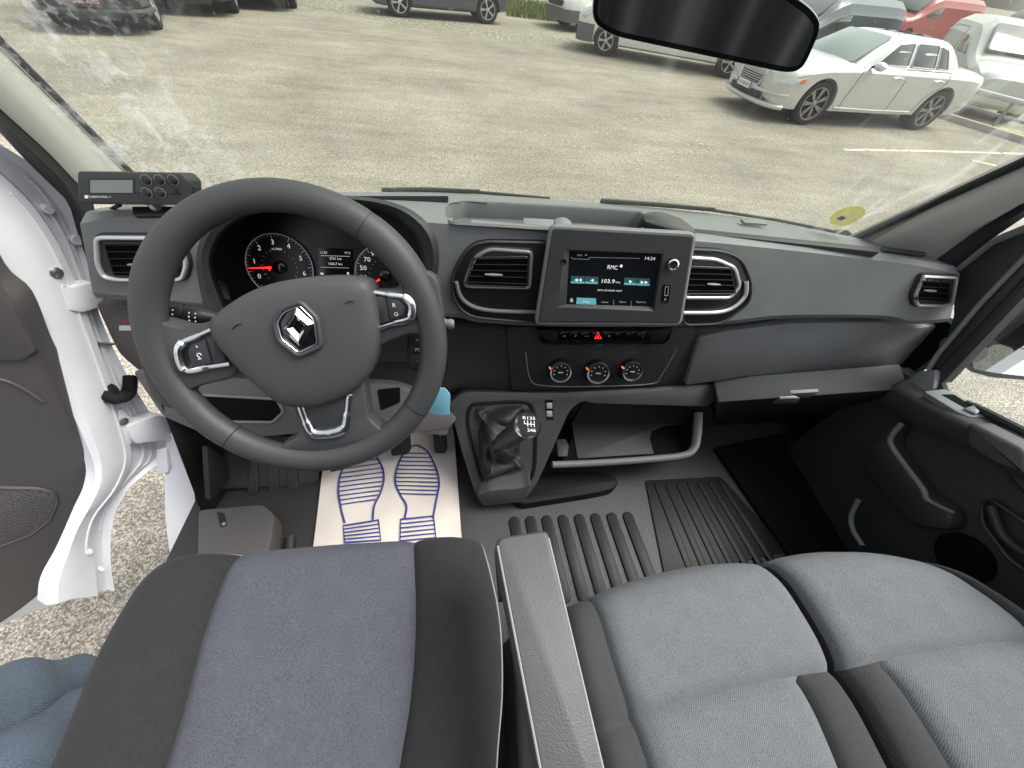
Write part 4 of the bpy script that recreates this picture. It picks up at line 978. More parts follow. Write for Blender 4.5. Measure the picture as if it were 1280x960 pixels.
# airbag cover: a dome
PHB = PW.off(.012)
out = cat(UU([(264, 402), (276, 388), (310, 366), (350, 352), (400, 346), (440, 346), (462, 352), (470, 372), (475, 410), (472, 442), (460, 470), (437, 492), (402, 506), (370, 508), (345, 500), (314, 474), (284, 443), (268, 420)], PHB), 5, closed=True)
cen = U((385, 415), PHB); rows = []
for s_, hh in ((1.0, -.03), (1.0, 0), (.985, .006), (.955, .0105), (.90, .014), (.80, .0168), (.65, .019), (.5, .0202), (.35, .021), (.2, .0213), (.08, .0214)):
    rows.append([cen+(p-cen)*s_+WN*hh for p in out])
ab = part('airbag_cover', MB().layers(rows), M['airbag'], sw, smooth=60)
# badge
PBd = PHB.off(.0235)
bo = rc(UU([(353, 386), (376, 377), (397, 398), (402, 432), (374, 445), (349, 425), (343, 402)], PBd), .006, 4)
bd = part('badge_frame', MB().frame(inset(bo, WN, -.003), WN, .006, .004, .006, .002), M['leather'], ab)
part('badge_plate', MB().prism(bo, WN, .0005, .004, .0003), M['gloss'], bd)
part('badge_ring', MB().frame(inset(bo, WN, .0031), WN, .0018, .0032, .001, .0005), M['chrome'], bd)
# lozenge: top, right, bottom, left outer corners and the inner hollow
Tt, Rr, Bb, Ll = [U(p, PBd.off(.003)) for p in ((371, 385), (392, 404), (375, 434), (354, 411))]
cc = (Tt+Bb)/2*.5+(Rr+Ll)/2*.5; inn_ = [cc+(p-cc)*.36 for p in (Tt, Rr, Bb, Ll)]
T2, R2_, B2, L2 = [p for p in (Tt, Rr, Bb, Ll)]
g = MB(); mid = [cc+(p-cc)*.68+WN*.004 for p in (Tt, Rr, Bb, Ll)]
g.layers([[T2, R2_, B2, L2], mid, [p for p in inn_], [T2-WN*.002, R2_-WN*.002, B2-WN*.002, L2-WN*.002]], False, False)
part('lozenge', g, M['chrome2'], bd, smooth=0)
# stitched horn marks and airbag letters
for (a, b_) in (((290, 411), (302, 405)), ((431, 379), (443, 377))):
    a, b_ = UU([a, b_], PHB.off(.0195)); part('horn_mark', MB().tube([a, (a+b_)/2+WY*.002, b_], .0007, 6), M['rubber'], ab)
part('lettering', MB().text('SRS', U((379, 469), PHB.off(.0185)), U((397, 467), PHB.off(.0185)), WN, size=.010, depth=.0012), M['leather'], ab, smooth=0)
# spoke switch pads with chrome surrounds
for tip, px, btn, cover in ((0, [(268, 410), (229, 428), (224, 442), (234, 463), (288, 455)], [(258, 424), (239, 432), (236, 440), (243, 457), (266, 454)], [(259, 423), (270, 416), (284, 452), (268, 454)]),
                     (1, [(466, 365), (506, 371), (516, 381), (513, 398), (472, 411)], [(483, 371), (500, 375), (507, 383), (504, 394), (488, 400)], [(468, 369), (482, 371), (487, 401), (473, 405)])):
    pl = PH.off(.0085); P = rc(UU(px, pl), .006, 4)
    pd = part('switch_pad', MB().prism(P, WN, .002, .006, .001), M['black'], sw)
    N_ = len(P)
    part('chrome_surround', MB().tube(cat(UU([px[0], ((px[0][0]+px[1][0])/2, (px[0][1]+px[1][1])/2), px[1], px[2], px[3], ((px[3][0]+px[4][0])/2, (px[3][1]+px[4][1])/2), px[4]], pl.off(.003)), 8), [.0034]*8+[.0046]*8+[.0072]*8+[.0070]*8+[.0046]*8+[.0034]*9, 10, flat=.9), M['chrome'], pd)
    part('switch_cover', MB().prism(rc(UU(cover, pl.off(.002)), .001, 2), WN, .002, .002, .001), M['dash_dk'], pd)
    bt = part('button', MB().prism(rc(UU(btn, pl.off(.002)), .003, 3), WN, .003, .002, .0012), M['dash_dk'], pd)
    q = pl.off(.0052)
    g = MB()
    if tip == 0:
        g.tube([U((249, 444), q)+(WX*math.cos(t)+WY*math.sin(t))*.0026 for t in [k*.6 for k in range(9)]], .0005, 5); g.text('+', U((246, 436), q), U((249, 435), q), WN); g.text('-', U((249, 452), q), U((253, 451.5), q), WN)
    else:
        g.text('R', U((491, 384), q), U((495, 384), q), WN); g.text('O', U((493, 395), q), U((498, 395), q), WN)
    part('symbol', g, M['ink'], bt, smooth=0)
# lower spoke insert
pl = PH.off(.0085)
P = rc(UU([(385, 508), (434, 495), (432, 530), (425, 538), (402, 542), (394, 538)], pl), .006, 4)
pi_ = part('spoke_insert', MB().prism(P, WN, .001, .006, .001), M['dash_dk'], sw)
part('chrome_surround', MB().tube(cat(UU([(375, 506), (383, 528), (392, 541), (414, 541), (431, 534), (435, 515), (437, 492)], pl.off(.001)), 8), [.0042]*8+[.0052]*8+[.0078]*8+[.0082]*8+[.0070]*8+[.0052]*8+[.0042], 10, flat=.8), M['chrome'], pi_)
# column, stalks, radio remote
cs = thing('steering_column', 'black steering column shroud behind the wheel with its stalks', 'steering column', tuple(WC-WN*.2))
cb = WC-WN*.035
part('shroud', MB().layers([resample(rc([cb-WN*z+WX*a*k+WY*b_*k for a, b_ in ((-.07, .03), (.0, .05), (.07, .03), (.075, -.05), (0, -.075), (-.075, -.05))], .03, 4)+[rc([cb-WN*z+WX*a*k+WY*b_*k for a, b_ in ((-.07, .03), (.0, .05), (.07, .03), (.075, -.05), (0, -.075), (-.075, -.05))], .03, 4)[0]], 40) for z, k in ((0, .9), (.015, 1), (.12, 1.05), (.30, 1.0))]), M['black'], cs, smooth=50)
# left stalk
a, b_ = U((208, 388), PW.off(-.035)), U((300, 402), PW.off(-.05)); d_ = (b_-a).normalized()
st = part('indicator_stalk', MB().revolve(a, d_, [(.001, 0), (.011, .001), (.0125, .006), (.0125, .020), (.0115, .021), (.0125, .023), (.0120, .045), (.009, .055), (.008, .12)], 24), M['black'], cs)
g = MB(); 
for t_, r_ in ((.012, .0128), (.030, .0126), (.037, .0124)):
    for an in (0.3, .75, 1.2):
        x = WY.cross(d_).normalized(); y = d_.cross(x); w_ = (WN-d_*WN.dot(d_)).normalized(); u_ = d_.cross(w_); q = a+d_*t_+(w_*math.cos(an-.7)+u_*math.sin(an-.7))*r_
        g.box(q, d_*.0007, u_*.0008, w_*.0003)
part('stalk_symbols', g, M['ink'], st, smooth=0)
part('stalk_gaiter', MB().revolve(a+d_*.028-WY*.02, d_, [(.006, 0), (.012, .004), (.013, .02), (.008, .03)], 20), M['dash_dk'], st)
# right wiper stalk tip seen past the rim
a, b_ = U((568, 405), PW.off(-.04)), U((480, 400), PW.off(-.05)); d_ = (b_-a).normalized()
part('wiper_stalk', MB().revolve(a, d_, [(.001, 0), (.006, .001), (.0075, .005), (.006, .012), (.008, .014), (.008, .09)], 20), M['bezel'], cs)
PRm = PW.off(-.045)
rm = part('radio_remote', MB().prism(rc(UU([(510, 418), (530, 418), (545, 428), (545, 462), (514, 463), (509, 440)], PRm), .006, 4), WN, .006, .04, .003), M['black'], cs)
for (y0, y1, t_) in ((419, 432, '+'), (433.5, 441, 'M'), (442.5, 459, '-')):
    bt = part('button', MB().prism(rc(UU([(512, y0), (529, y0), (531, y1), (512, y1)], PRm.off(.006)), .002, 3), WN, .002, .002, .001), M['dash_dk'], rm)
    part('symbol', MB().text(t_, U((519, (y0+y1)/2+2), PRm.off(.0085)), U((524, (y0+y1)/2+2), PRm.off(.0085)), WN, size=.008), M['ink'], bt, smooth=0)
# key ring with blue tag hanging from the ignition
kp = PL(U((548, 500), PY(.46)), (-.1, -.9, .45))
kt = thing('key_tag', 'small light blue plastic tag hanging on the ignition key below the wheel', 'key tag', tuple(U((548, 517), kp)))
part('tag', MB().prism(rc(UU([(538, 492), (544, 484), (556, 485), (563, 493), (562, 518), (551, 519), (537, 516)], kp), .003, 3), kp.n, .0015, .0015, .0006), M['tag'], kt)
part('split_ring', MB().tube([U((548, 478), kp)+V((math.cos(t)*.006, 0, math.sin(t)*.011)) for t in [k*math.pi/8 for k in range(16)]], .0009, 6, closed=True), M['metal'], kt)
part('key_fob', MB().prism(rc(UU([(540, 462), (553, 460), (552, 478), (541, 477)], kp.off(-.01)), .004, 3), kp.n, .004, .006, .002), M['black'], kt)

# ================================================================== GEAR LEVER
gl = thing('gear_lever', 'gear lever with chrome ringed knob rising from a creased leather boot', 'gear lever', tuple(U((632, 600), PC)))
bo = [(588, 508), (600, 504), (655, 502), (667, 512), (670, 540), (668, 588), (656, 602), (612, 606), (600, 598), (590, 560), (584, 525)]
O_ = cat(UU(bo, PC.off(.007)), 8, closed=True)
part('boot_frame', MB().frame(inset(O_, PC.n, -.003), PC.n, .009, .004, .003, .002), M['black'], gl)
K0 = U((624, 555), PY(.495)); K1 = U((658, 532), PY(.44)); kd = (K1-K0).normalized()
In = inset(O_, PC.n, .004); rows = []; nO = len(In)
kx = kd.orthogonal().normalized(); ky = kd.cross(kx)
cenB = sum(In, V((0, 0, 0)))/nO
col_ring = []
for p in In:
    d_ = (p-cenB); d_ = d_-kd*d_.dot(kd); d_.normalize(); col_ring.append(K0-kd*.01+d_*.014)
for j in range(25):
    t = j/24; r_ = []
    for i, (p, q) in enumerate(zip(In, col_ring)):
        e = t**1.25; pt = p.lerp(q, e); a = 2*math.pi*i/nO
        pt -= PC.n*.035*math.sin(math.pi*min(1, t*1.15))*(.55+.45*math.cos(a*2+1))
        am = .020*math.sin(math.pi*t)
        f = abs(noise.noise(V((math.cos(a)*1.6, math.sin(a)*1.6, t*2.6+1.3))))*2.2-.5 + .35*(1-abs(math.sin(t*8.0+1.6*math.sin(a))))*1.2
        pt += PC.n*am*f
        r_.append(pt)
    rows.append(r_)
part('boot', MB().grid(rows, closed=True), M['boot'], gl, smooth=80)
part('lever_collar', MB().revolve(K0-kd*.012, kd, [(.014, 0), (.015, .010), (.0135, .018), (.015, .02), (.0165, .032)], 28), M['black'], gl)
hl = (K1-K0).length
kn = part('knob', MB().revolve(K0+kd*.015, kd, [(.0165, 0), (.0185, .006), (.021, .018), (.0245, hl-.034), (.0280, hl-.020), (.0280, hl-.012)], 32), M['leather'], gl)
part('knob_ring', MB().revolve(K0+kd*.015, kd, [(.0272, hl-.013), (.0292, hl-.011), (.0288, hl-.004), (.0255, hl-.001), (.0243, hl-.003), (.0243, hl-.008)], 36, cap=False), M['chrome'], kn)
part('knob_cap', MB().revolve(K0+kd*.015, kd, [(.0248, hl-.010), (.0248, hl-.003), (.017, hl-.0015), (.001, hl-.0008)], 32), M['slat'], kn)
kc = K0+kd*(.015+hl); gxx = V((1, 0, 0)); gxx = (gxx-kd*gxx.dot(kd)).normalized(); gyy = kd.cross(gxx)
g = MB()
g.text('R135', kc-gxx*.0135+gyy*.0085, kc+gxx*.0135+gyy*.0085, kd, size=.0095); g.text('246', kc-gxx*.005-gyy*.0165, kc+gxx*.0135-gyy*.0165, kd, size=.0095)
for k in range(4): g.box(kc+gxx*(-.0105+k*.0072)+gyy*(-.0002 if k else .0024), gxx*.0006, gyy*(.0062 if k else .0036), kd*.0004)
g.box(kc+gxx*0.0003-gyy*.0008, gxx*.0108, gyy*.0006, kd*.00035)
part('shift_pattern', g, M['ink'], kn, smooth=0)
# two small switches beside the lever
q = PC.off(.0065)
sb = part('switch_bank', MB().prism(rc(UU([(681, 500), (691, 500), (692, 525), (683, 525)], q), .001, 2), q.n, .0005, .002, 0), M['gloss'], dash)
for y in (507, 517): part('button', MB().prism(rc(UU([(683, y-3.5), (690, y-3.5), (690.5, y+3.5), (683.5, y+3.5)], q.off(.0005)), .001, 2), q.n, .002, .001, .0008), M['satin'], sb)
# ================================================================== SHELF beside the lever
sh = thing('dash_shelf', 'open oddments shelf with grey lip and cut-out beside the gear lever', 'shelf', tuple(U((780, 575), PZ(1.13))))
ZS = 1.125
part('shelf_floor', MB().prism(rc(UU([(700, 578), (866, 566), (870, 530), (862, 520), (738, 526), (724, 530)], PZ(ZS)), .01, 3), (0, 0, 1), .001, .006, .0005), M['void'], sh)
part('shelf_liner', MB().prism(UU([(714, 524), (722, 573), (817, 567), (812, 548), (815, 538), (832, 532), (868, 530), (869, 522), (850, 519)], PZ(ZS+.004)), (0, 0, 1), .001, .003, .0005), M['dash_dk'], sh)
lip = cat(UU([(690, 581), (740, 579), (800, 575), (850, 570), (866, 562), (871, 545), (873, 516)], PL((0, .50, ZS+.01), (0, -.5, .86))), 6)
part('shelf_lip', MB().tube(lip, .0098, 12, flat=1.5, ref=(.3, -.4, .85)), M['dash'], sh)
q0, q1, q2, q3 = U((735, 505), PY(.64)), U((874, 508), PY(.64)), U((874, 530), PY(.66)), U((735, 535), PY(.66))
part('shelf_back', MB().prism([q0+V((0, .02, .03)), q1+V((.03, .02, .03)), V((q1.x+.03, q1.y+.02, ZS-.02)), V((q0.x-.02, q0.y+.02, ZS-.02))], (0, -1, 0), .002, .01, 0), M['dash_dk'], sh)
g = MB(); e = UU([(690, 581), (740, 579), (800, 575), (850, 570), (866, 562)], PL((0, .50, ZS), (0, -.5, .86)))
g.grid([[p for p in e], [p+V((0, .02, -.045)) for p in e], [p+V((0, .10, -.06)) for p in e]]); part('shelf_front', g, M['black'], sh)
bw = UU([(862, 564), (869, 545), (871, 512)], PL((0, .50, ZS+.01), (0, -.5, .86)))
part('shelf_side', MB().grid([[p+V((.004, 0, .0)) for p in bw], [p+V((.010, .03, -.05)) for p in bw], [p+V((.012, .16, -.05)) for p in bw], [V((p.x+.012, .72, 1.30)) for p in bw]]), M['black'], sh, smooth=50)
part('shelf_back_wall', MB().grid([[V((.02, .655, 1.36)), V((.46, .655, 1.36))], [V((.02, .665, ZS-.01)), V((.46, .665, ZS-.01))]]), M['black'], sh, smooth=0)
so_ = part('socket', MB().revolve(U((702, 563), PZ(ZS+.01)), (.1, -.5, .85), [(.017, -.01), (.017, .004), (.013, .006), (.001, .006)], 28), M['black'], sh)
part('socket_cap', MB().prism(rc(UU([(695, 550), (707, 549), (711, 558), (709, 571), (697, 571)], PZ(ZS+.022)), .004, 3), (0, -.3, .95), .004, .010, .002), M['dash_dk'], so_)

# ================================================================== CAB SHELL, FLOOR
fl = struct('cab_floor', MB().box((0, .45, FLOOR-.02), (.93, 0, 0), (0, .62, 0), (0, 0, .02)), M['mat'], smooth=0)
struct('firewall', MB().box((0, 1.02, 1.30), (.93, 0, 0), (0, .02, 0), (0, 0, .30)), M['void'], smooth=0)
# floor covering ribs
fm = thing('floor_mat', 'black rubber floor covering with raised ribs ahead of the passenger bench', 'floor mat', (.2, .3, FLOOR))
def rib(p, q, r, z=FLOOR, mt='mat2', h=.006):
    a, b_ = U(p, PZ(z)), U(q, PZ(z)); d_ = (b_-a).normalized(); s_ = V((-d_.y, d_.x, 0)); P = []
    for k in range(9): t = math.pi*k/8; P.append(b_+(s_*math.cos(t)+d_*math.sin(t))*r)
    for k in range(9): t = math.pi*k/8; P.append(a-(s_*math.cos(t)+d_*math.sin(t))*r)
    return part('rib', MB().prism(P, (0, 0, 1), h, .004, .003), M[mt], fm)
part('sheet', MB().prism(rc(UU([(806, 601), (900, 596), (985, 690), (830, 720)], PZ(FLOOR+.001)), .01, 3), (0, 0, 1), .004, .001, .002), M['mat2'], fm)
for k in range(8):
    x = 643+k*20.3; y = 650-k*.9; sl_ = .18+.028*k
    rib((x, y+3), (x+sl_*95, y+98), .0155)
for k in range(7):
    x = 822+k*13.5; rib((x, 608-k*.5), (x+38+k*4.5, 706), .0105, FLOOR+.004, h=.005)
# raised tunnel hump beneath the shelf
part('hump', MB().prism(rc(UU([(640, 622), (668, 590), (760, 590), (775, 600), (768, 612), (740, 618), (650, 632)], PZ(FLOOR+.03)), .02, 4), (0, 0, 1), .004, .04, .01), M['slat'], fm)
g = MB(); g.box(U((618, 803), PZ(FLOOR))+V((0, 0, .002)), (.06, 0, 0), (0, .004, 0), (0, 0, .004)); part('joint_strip', g, M['black'], fm)
# driver footwell: left footrest slope with ribs, kick panel, step trim
fr = thing('footrest', 'ribbed dark grey footrest and kick trim left of the paper mat', 'footrest', (-.75, .5, FLOOR))
PF = PL(U((340, 612), PZ(FLOOR)), (.15, -.62, .77))
part('slope', MB().prism(rc(UU([(262, 612), (398, 606), (402, 545), (300, 545), (268, 560)], PF), .01, 3), PF.n, .002, .03, .002), M['mat'], fr)
for x in (317, 342, 366):
    a, b_ = U((x, 560), PF), U((x+(x-317)*.02, 612), PF); d_ = (b_-a).normalized(); s_ = PF.n.cross(d_); P = []
    for k in range(9): t = math.pi*k/8; P.append(b_+(s_*math.cos(t)+d_*math.sin(t))*.013)
    for k in range(9): t = math.pi*k/8; P.append(a-(s_*math.cos(t)+d_*math.sin(t))*.013)
    part('rib', MB().prism(P, PF.n, .006, .002, .003), M['mat'], fr)
P = rc(UU([(249, 638), (330, 631), (345, 645), (338, 690), (325, 720), (247, 720)], PZ(FLOOR+.05)), .015, 4)
kt_ = part('trim_box', MB().prism(P, (0, 0, 1), .006, .06, .005), M['door'], fr)
part('trim_notch', MB().prism(rc(UU([(271, 640), (280, 641), (284, 656), (276, 660)], PZ(FLOOR+.057)), .003, 2), (0, 0, 1), .0005, .001, 0), M['black'], kt_)
part('trim_screw', MB().revolve(U((280, 655), PZ(FLOOR+.058)), (0, 0, 1), [(.005, 0), (.004, .002), (.001, .002)], 12), M['metal'], kt_)
rb_ = [(358, 668, 358, 700)]
P0, P1 = U((363, 672), PZ(FLOOR)), U((360, 720), PZ(FLOOR)); g = MB(); g.tube([P0, P1], .014, 12); part('rib', g, M['mat'], fr)
# dark recess panel left of the footwell, under the dash
g = MB(); a_ = [U(p, PX(-.86)) for p in ((236, 545), (262, 556), (262, 640), (246, 690))]
g.grid([[V((-.86, .95, 1.45)), V((-.86, .95, 1.0))], [V((-.86, .62, 1.45)), V((-.86, .50, 1.0))], [V((-.88, .56, 1.35)), V((-.88, .40, 1.0))]])
part('kick_panel', g, M['black'], fr)
P = rc(UU([(258, 556), (284, 575), (286, 600), (262, 626)], PX(-.83)), .008, 3); part('kick_wedge', MB().prism(P, (1, 0, 0), .002, .01, .002), M['rubber'], fr)
# paper foot mat with blue shoe prints
pm_ = thing('paper_mat', 'white paper foot mat printed with two blue shoe outlines in front of the driver seat', 'paper mat', tuple(U((490, 640), PZ(FLOOR+.004))))
ZP = FLOOR+.012
C4 = UU([(404, 582), (568, 548), (579, 700), (388, 712)], PZ(ZP)); top_ = [C4[0], C4[1]]
rows = []
for j in range(20):
    t = j/19; a = C4[0].lerp(C4[3], t); b_ = C4[1].lerp(C4[2], t); rows.append([a.lerp(b_, i/19)+V((0, 0, .002*math.sin(i*.9+j*.5)*(1 if 0 < i < 19 else .3))) for i in range(20)])
# the sheet runs on, climbing the toe board
up1 = [p+(U((560, 500), PZ(ZP))-U((568, 548), PZ(ZP))).normalized()*.12+V((0, 0, .05)) for p in rows[0]]
part('sheet', MB().grid([up1]+rows), M['paper'], pm_, smooth=60)
zp = PZ(ZP+.0045)
def ink(P, closed=False, w_=.0052): return MB().ribbon(cat(UU(P, zp), 6, closed=closed), w_, (0, 0, 1), closed=closed)
soles = [
 ([(450, 562), (463, 563), (476, 580), (480, 597), (476, 615), (468, 632), (466, 650)], [(450, 562), (437, 572), (426, 592), (423, 612), (426, 635), (431, 654)]),
 ([(520, 556), (534, 564), (545, 585), (549, 603), (546, 622), (541, 648)], [(520, 556), (508, 562), (498, 580), (494, 601), (500, 618), (508, 632), (506, 648)])]
for k, (ra, la) in enumerate(soles):
    part('shoe_outline', ink(ra), M['blue'], pm_, smooth=0); part('shoe_outline', ink(la), M['blue'], pm_, smooth=0)
    g = MB(); rcv = cat([V((a, b_, 0)) for a, b_ in ra], 10); lcv = cat([V((a, b_, 0)) for a, b_ in la], 10)
    ys = [570+i*5.6 for i in range(11)] if k == 0 else [566+i*5.1 for i in range(11)]
    for y in ys:
        xa = min(lcv, key=lambda p: abs(p.y-(y+(6 if k == 0 else 0)))).x; xb = min(rcv, key=lambda p: abs(p.y-y)).x
        if xb-xa > 5: g.ribbon(UU([(xa+1, y+(4.5 if k == 0 else 0)), (xb-1, y-(2 if k == 0 else -1))], zp), .0036, (0, 0, 1))
    part('sole_lines', g, M['blue'], pm_, smooth=0)
    hx = ((429, 657), (473, 650), (476, 675), (431, 678)) if k == 0 else ((501, 649), (542, 645), (545, 672), (500, 676))
    part('heel_outline', MB().ribbon(UU(hx, zp), .0052, (0, 0, 1), closed=True), M['blue'], pm_, smooth=0)
    g = MB()
    for i in range(4):
        t = (i+1)/5; a = V(hx[0]+(0,)).lerp(V(hx[3]+(0,)), t); b_ = V(hx[1]+(0,)).lerp(V(hx[2]+(0,)), t); g.ribbon(UU([(a.x, a.y), (b_.x, b_.y)], zp), .0036, (0, 0, 1))
    part('heel_lines', g, M['blue'], pm_, smooth=0)
# pedals
for nm, lab, P, z in (('brake_pedal', 'wide black rubber brake pedal, the middle one of the three', [(486, 552), (512, 541), (514, 561), (509, 568), (490, 570)], 1.115), ('accelerator_pedal', 'narrow black accelerator pedal beside the gear console', [(541, 538), (558, 536), (559, 562), (556, 567), (543, 566)], 1.11), ('clutch_pedal', 'black clutch pedal at the left edge of the paper mat, mostly hidden by the wheel', [(410, 574), (434, 572), (430, 587), (413, 590)], 1.13)):
    pl = PL(U(P[0], PZ(z)), (0, -.6, .8)); pd = thing(nm, lab, 'pedal', tuple(U(P[-1], pl)))
    Q = rc(UU(P, pl), .005, 3); part('pad', MB().prism(Q, pl.n, .004, .008, .002), M['rubber'], pd)
    g = MB()
    for i in range(4):
        t = (i+.7)/4.4; a = Q[0].lerp(Q[-1], 0); A, B = UU([P[0], P[1]], pl.off(.004)); D, C_ = UU([P[-1], P[-2]], pl.off(.004)); g.tube([A.lerp(D, t)*.94+B.lerp(C_, t)*.06, A.lerp(D, t)*.06+B.lerp(C_, t)*.94], .0012, 6)
    part('tread', g, M['black'], pd)
    c_ = sum(Q, V((0, 0, 0)))/len(Q); part('arm', MB().tube([c_-pl.n*.005, c_+V((0, .06, .05)), c_+V((0, .12, .20))], .009, 8), M['black'], pd)

# ================================================================== SEATS
def edge_drop(s, t, fl, fr, ff, rad_s, rad_t):
    """rounded shoulders: drop near the left, right and front borders"""
    d = 0
    for x, r_, on in ((s, rad_s, fl), (1-s, rad_s, fr), (t, rad_t, ff)):
        if on and x < r_: e = 1-x/r_; d = max(d, 0) + on*(1-math.sqrt(max(0, 1-e*e)))
    return d
def cushion(name, label, left, right, z, zones, seams, bolster, knots=None, tcut=None, bow=.022, ns=90, ntt=70, crown=.012, dip=.0, yb=-.40, rs=.10, rf=.10, edrop=.05, cross=None, group=None, th=.16, el=1, er=1):
    """left/right: plan curves front -> back as lists of (x,y). zones(s,t) -> material name"""
    Lc, Rc = resample(cat([V((a, b_, 0)) for a, b_ in left], 8), ntt), resample(cat([V((a, b_, 0)) for a, b_ in right], 8), ntt)
    def top_(s, t, p):
        h = z+crown*math.sin(math.pi*s)*math.sin(math.pi*min(1, t*.8+.15))
        for c_, hh, w_ in bolster: h += hh*math.exp(-((s-c_)/w_)**2)
        for f in seams: 
            d = f(s, t); h -= .009*math.exp(-(d/.010)**2)+.009*math.exp(-(d/.04)**2)
        h -= edrop*edge_drop(s, t, el, er, 1.1, rs, rf)
        h += .0015*noise.noise(V((p.x*9, p.y*9, 3)))+.0025*noise.noise(V((p.x*3, p.y*3, 7)))-t*dip
        return h
    t_ = thing(name, label, 'seat', ((Lc[0].x+Rc[0].x)/2, (Lc[0].y+Lc[-1].y)/2, z-th), group)
    G = []; S = [0.5-.5*math.cos(math.pi*i/(ns-1)) for i in range(ns)]; S = [.5*a+.5*i/(ns-1) for i, a in enumerate(S)]
    for j in range(ntt):
        t = (j/(ntt-1))**1.25; k = t*(ntt-1); j0 = min(ntt-2, int(k)); f = k-j0
        if tcut:
            jc = int(ntt*tcut*.9); t = tcut*j/jc if j <= jc else tcut+(1-tcut)*((j-jc)/(ntt-1-jc)); k = t*(ntt-1); j0 = min(ntt-2, int(k)); f = k-j0
        a, b_ = Lc[j0].lerp(Lc[j0+1], f), Rc[j0].lerp(Rc[j0+1], f); row = []
        Sx = S
        if knots:
            kn_ = [0]+[q_(t) for q_ in knots]+[1]; k0 = [0]+[q_(0) for q_ in knots]+[1]; ci = [round(v_*(ns-1)) for v_ in k0]; Sx = []
            for i in range(ns):
                m_ = 0
                while m_ < len(ci)-2 and i > ci[m_+1]: m_ += 1
                Sx.append(kn_[m_]+(kn_[m_+1]-kn_[m_])*(i-ci[m_])/(ci[m_+1]-ci[m_]))
        for s in Sx:
            p = a.lerp(b_, s); fr_ = bow*(1-(2*s-1)**2)*(1-t)**2   # bowed front edge
            p = V((p.x, p.y+fr_, 0)); p.z = top_(s, t, p); row.append((p, s, t))
        G.append(row)
    groups = {}
    def put(m, P):
        g_ = groups.setdefault(m, (MB(), {}))[0]; g_.add(P, [(0, 1, 2, 3)])
    for j in range(ntt-1):
        for i in range(ns-1):
            q = [G[j][i], G[j][i+1], G[j+1][i+1], G[j+1][i]]
            m = zones(sum(x[1] for x in q)/4, sum(x[2] for x in q)/4)
            g_, ix = groups.setdefault(m, (MB(), {})); f = []
            for (jj, ii) in ((j, i), (j, i+1), (j+1, i+1), (j+1, i)):
                if (jj, ii) not in ix: ix[(jj, ii)] = len(g_.v); g_.v.append(G[jj][ii][0])
                f.append(ix[(jj, ii)])
            g_.f.append(tuple(f)); g_.m.append(0)
    for (nm, m), (g_, ix) in groups.items(): part(nm, g_, M[m], t_, smooth=180)
    # skirt
    border = [G[j][0][0] for j in range(ntt-1, -1, -1)]+[G[0][i][0] for i in range(1, ns)]+[G[j][-1][0] for j in range(1, ntt)]
    c_ = sum(border, V((0, 0, 0)))/len(border); rows = [border]
    for dz, k in ((-.012, 1.004), (-.06, 1.0), (-th+.05, .96)): rows.append([V((c_.x+(p.x-c_.x)*k, c_.y+(p.y-c_.y)*k, p.z+dz)) for p in border])
    sk = part('skirt', MB().grid(rows), M['fb' if name == 'driver_seat' else 'fg'], t_, smooth=180)
    if name == 'driver_seat': part('piping', MB().tube([V((c_.x+(p.x-c_.x)*1.007, c_.y+(p.y-c_.y)*1.007, p.z-.006)) for p in rows[0][::2]], .0014, 6), M['piping'], sk)
    return t_, G
# driver's seat: seams where the blue-grey panel meets the dark bolsters
def pl2(a, b_): return lambda t: a+(b_-a)*t
sl_, sr_ = pl2(.235, .275), pl2(.775, .765)
cushion('driver_seat', 'driver seat cushion with blue grey centre and black side bolsters', [(-.700, .212), (-.712, .10), (-.700, -.02), (-.690, -.20), (-.69, -.40)], [(-.178, .236), (-.152, .12), (-.150, .02), (-.164, -.10), (-.17, -.40)], 1.412,
    lambda s, t: ('bolster', 'fb') if s < sl_(t) else (('centre_panel', 'fd') if s < sr_(t) else ('side_bolster', 'fb')),
    [lambda s, t: s-sl_(t), lambda s, t: s-sr_(t)], [(.12, .020, .10), (.88, .012, .09)], crown=.004, rs=.10, rf=.08, edrop=.035, bow=.008, knots=[sl_, sr_], ns=110)
zb_ = 1.375
cx_ = .385
KL = [lambda t: .165+.035*t, lambda t: .83-.10*(t-.30)]; KR = [lambda t: .155+.06*(t-.30), lambda t: .90-.02*t]
def zoneL(s, t):
    tc = .30
    if s < .165+.035*t: return ('bolster', 'fg')
    if t < tc: return ('front_panel', 'fl')
    return ('centre_panel', 'fl') if s < .83-.10*(t-tc) else ('side_panel', 'fg')
cushion('passenger_seat', 'middle passenger seat cushion, grey fabric, next to the armrest', [(-.055, .115), (-.050, .02), (-.03, -.1), (-.02, -.40)], [(.352, .185), (.374, .10), (.386, .0), (.392, -.12), (.392, -.40)], zb_+.022, zoneL,
    [lambda s, t: s-(.165+.035*t), lambda s, t: (t-.30)*.8, lambda s, t: (s-(.83-.10*(t-.30))) if t > .3 else 1], [(.06, .008, .06)], crown=.012, rs=.09, rf=.11, edrop=.05, er=.5, knots=KL, tcut=.30, group='passenger bench cushions')
def zoneR(s, t):
    tc = .30
    if s > .90-.02*t: return ('bolster', 'fg')
    if t < tc: return ('front_panel', 'fl')
    return ('centre_panel', 'fl') if s > .155+.06*(t-tc) else ('side_panel', 'fg')
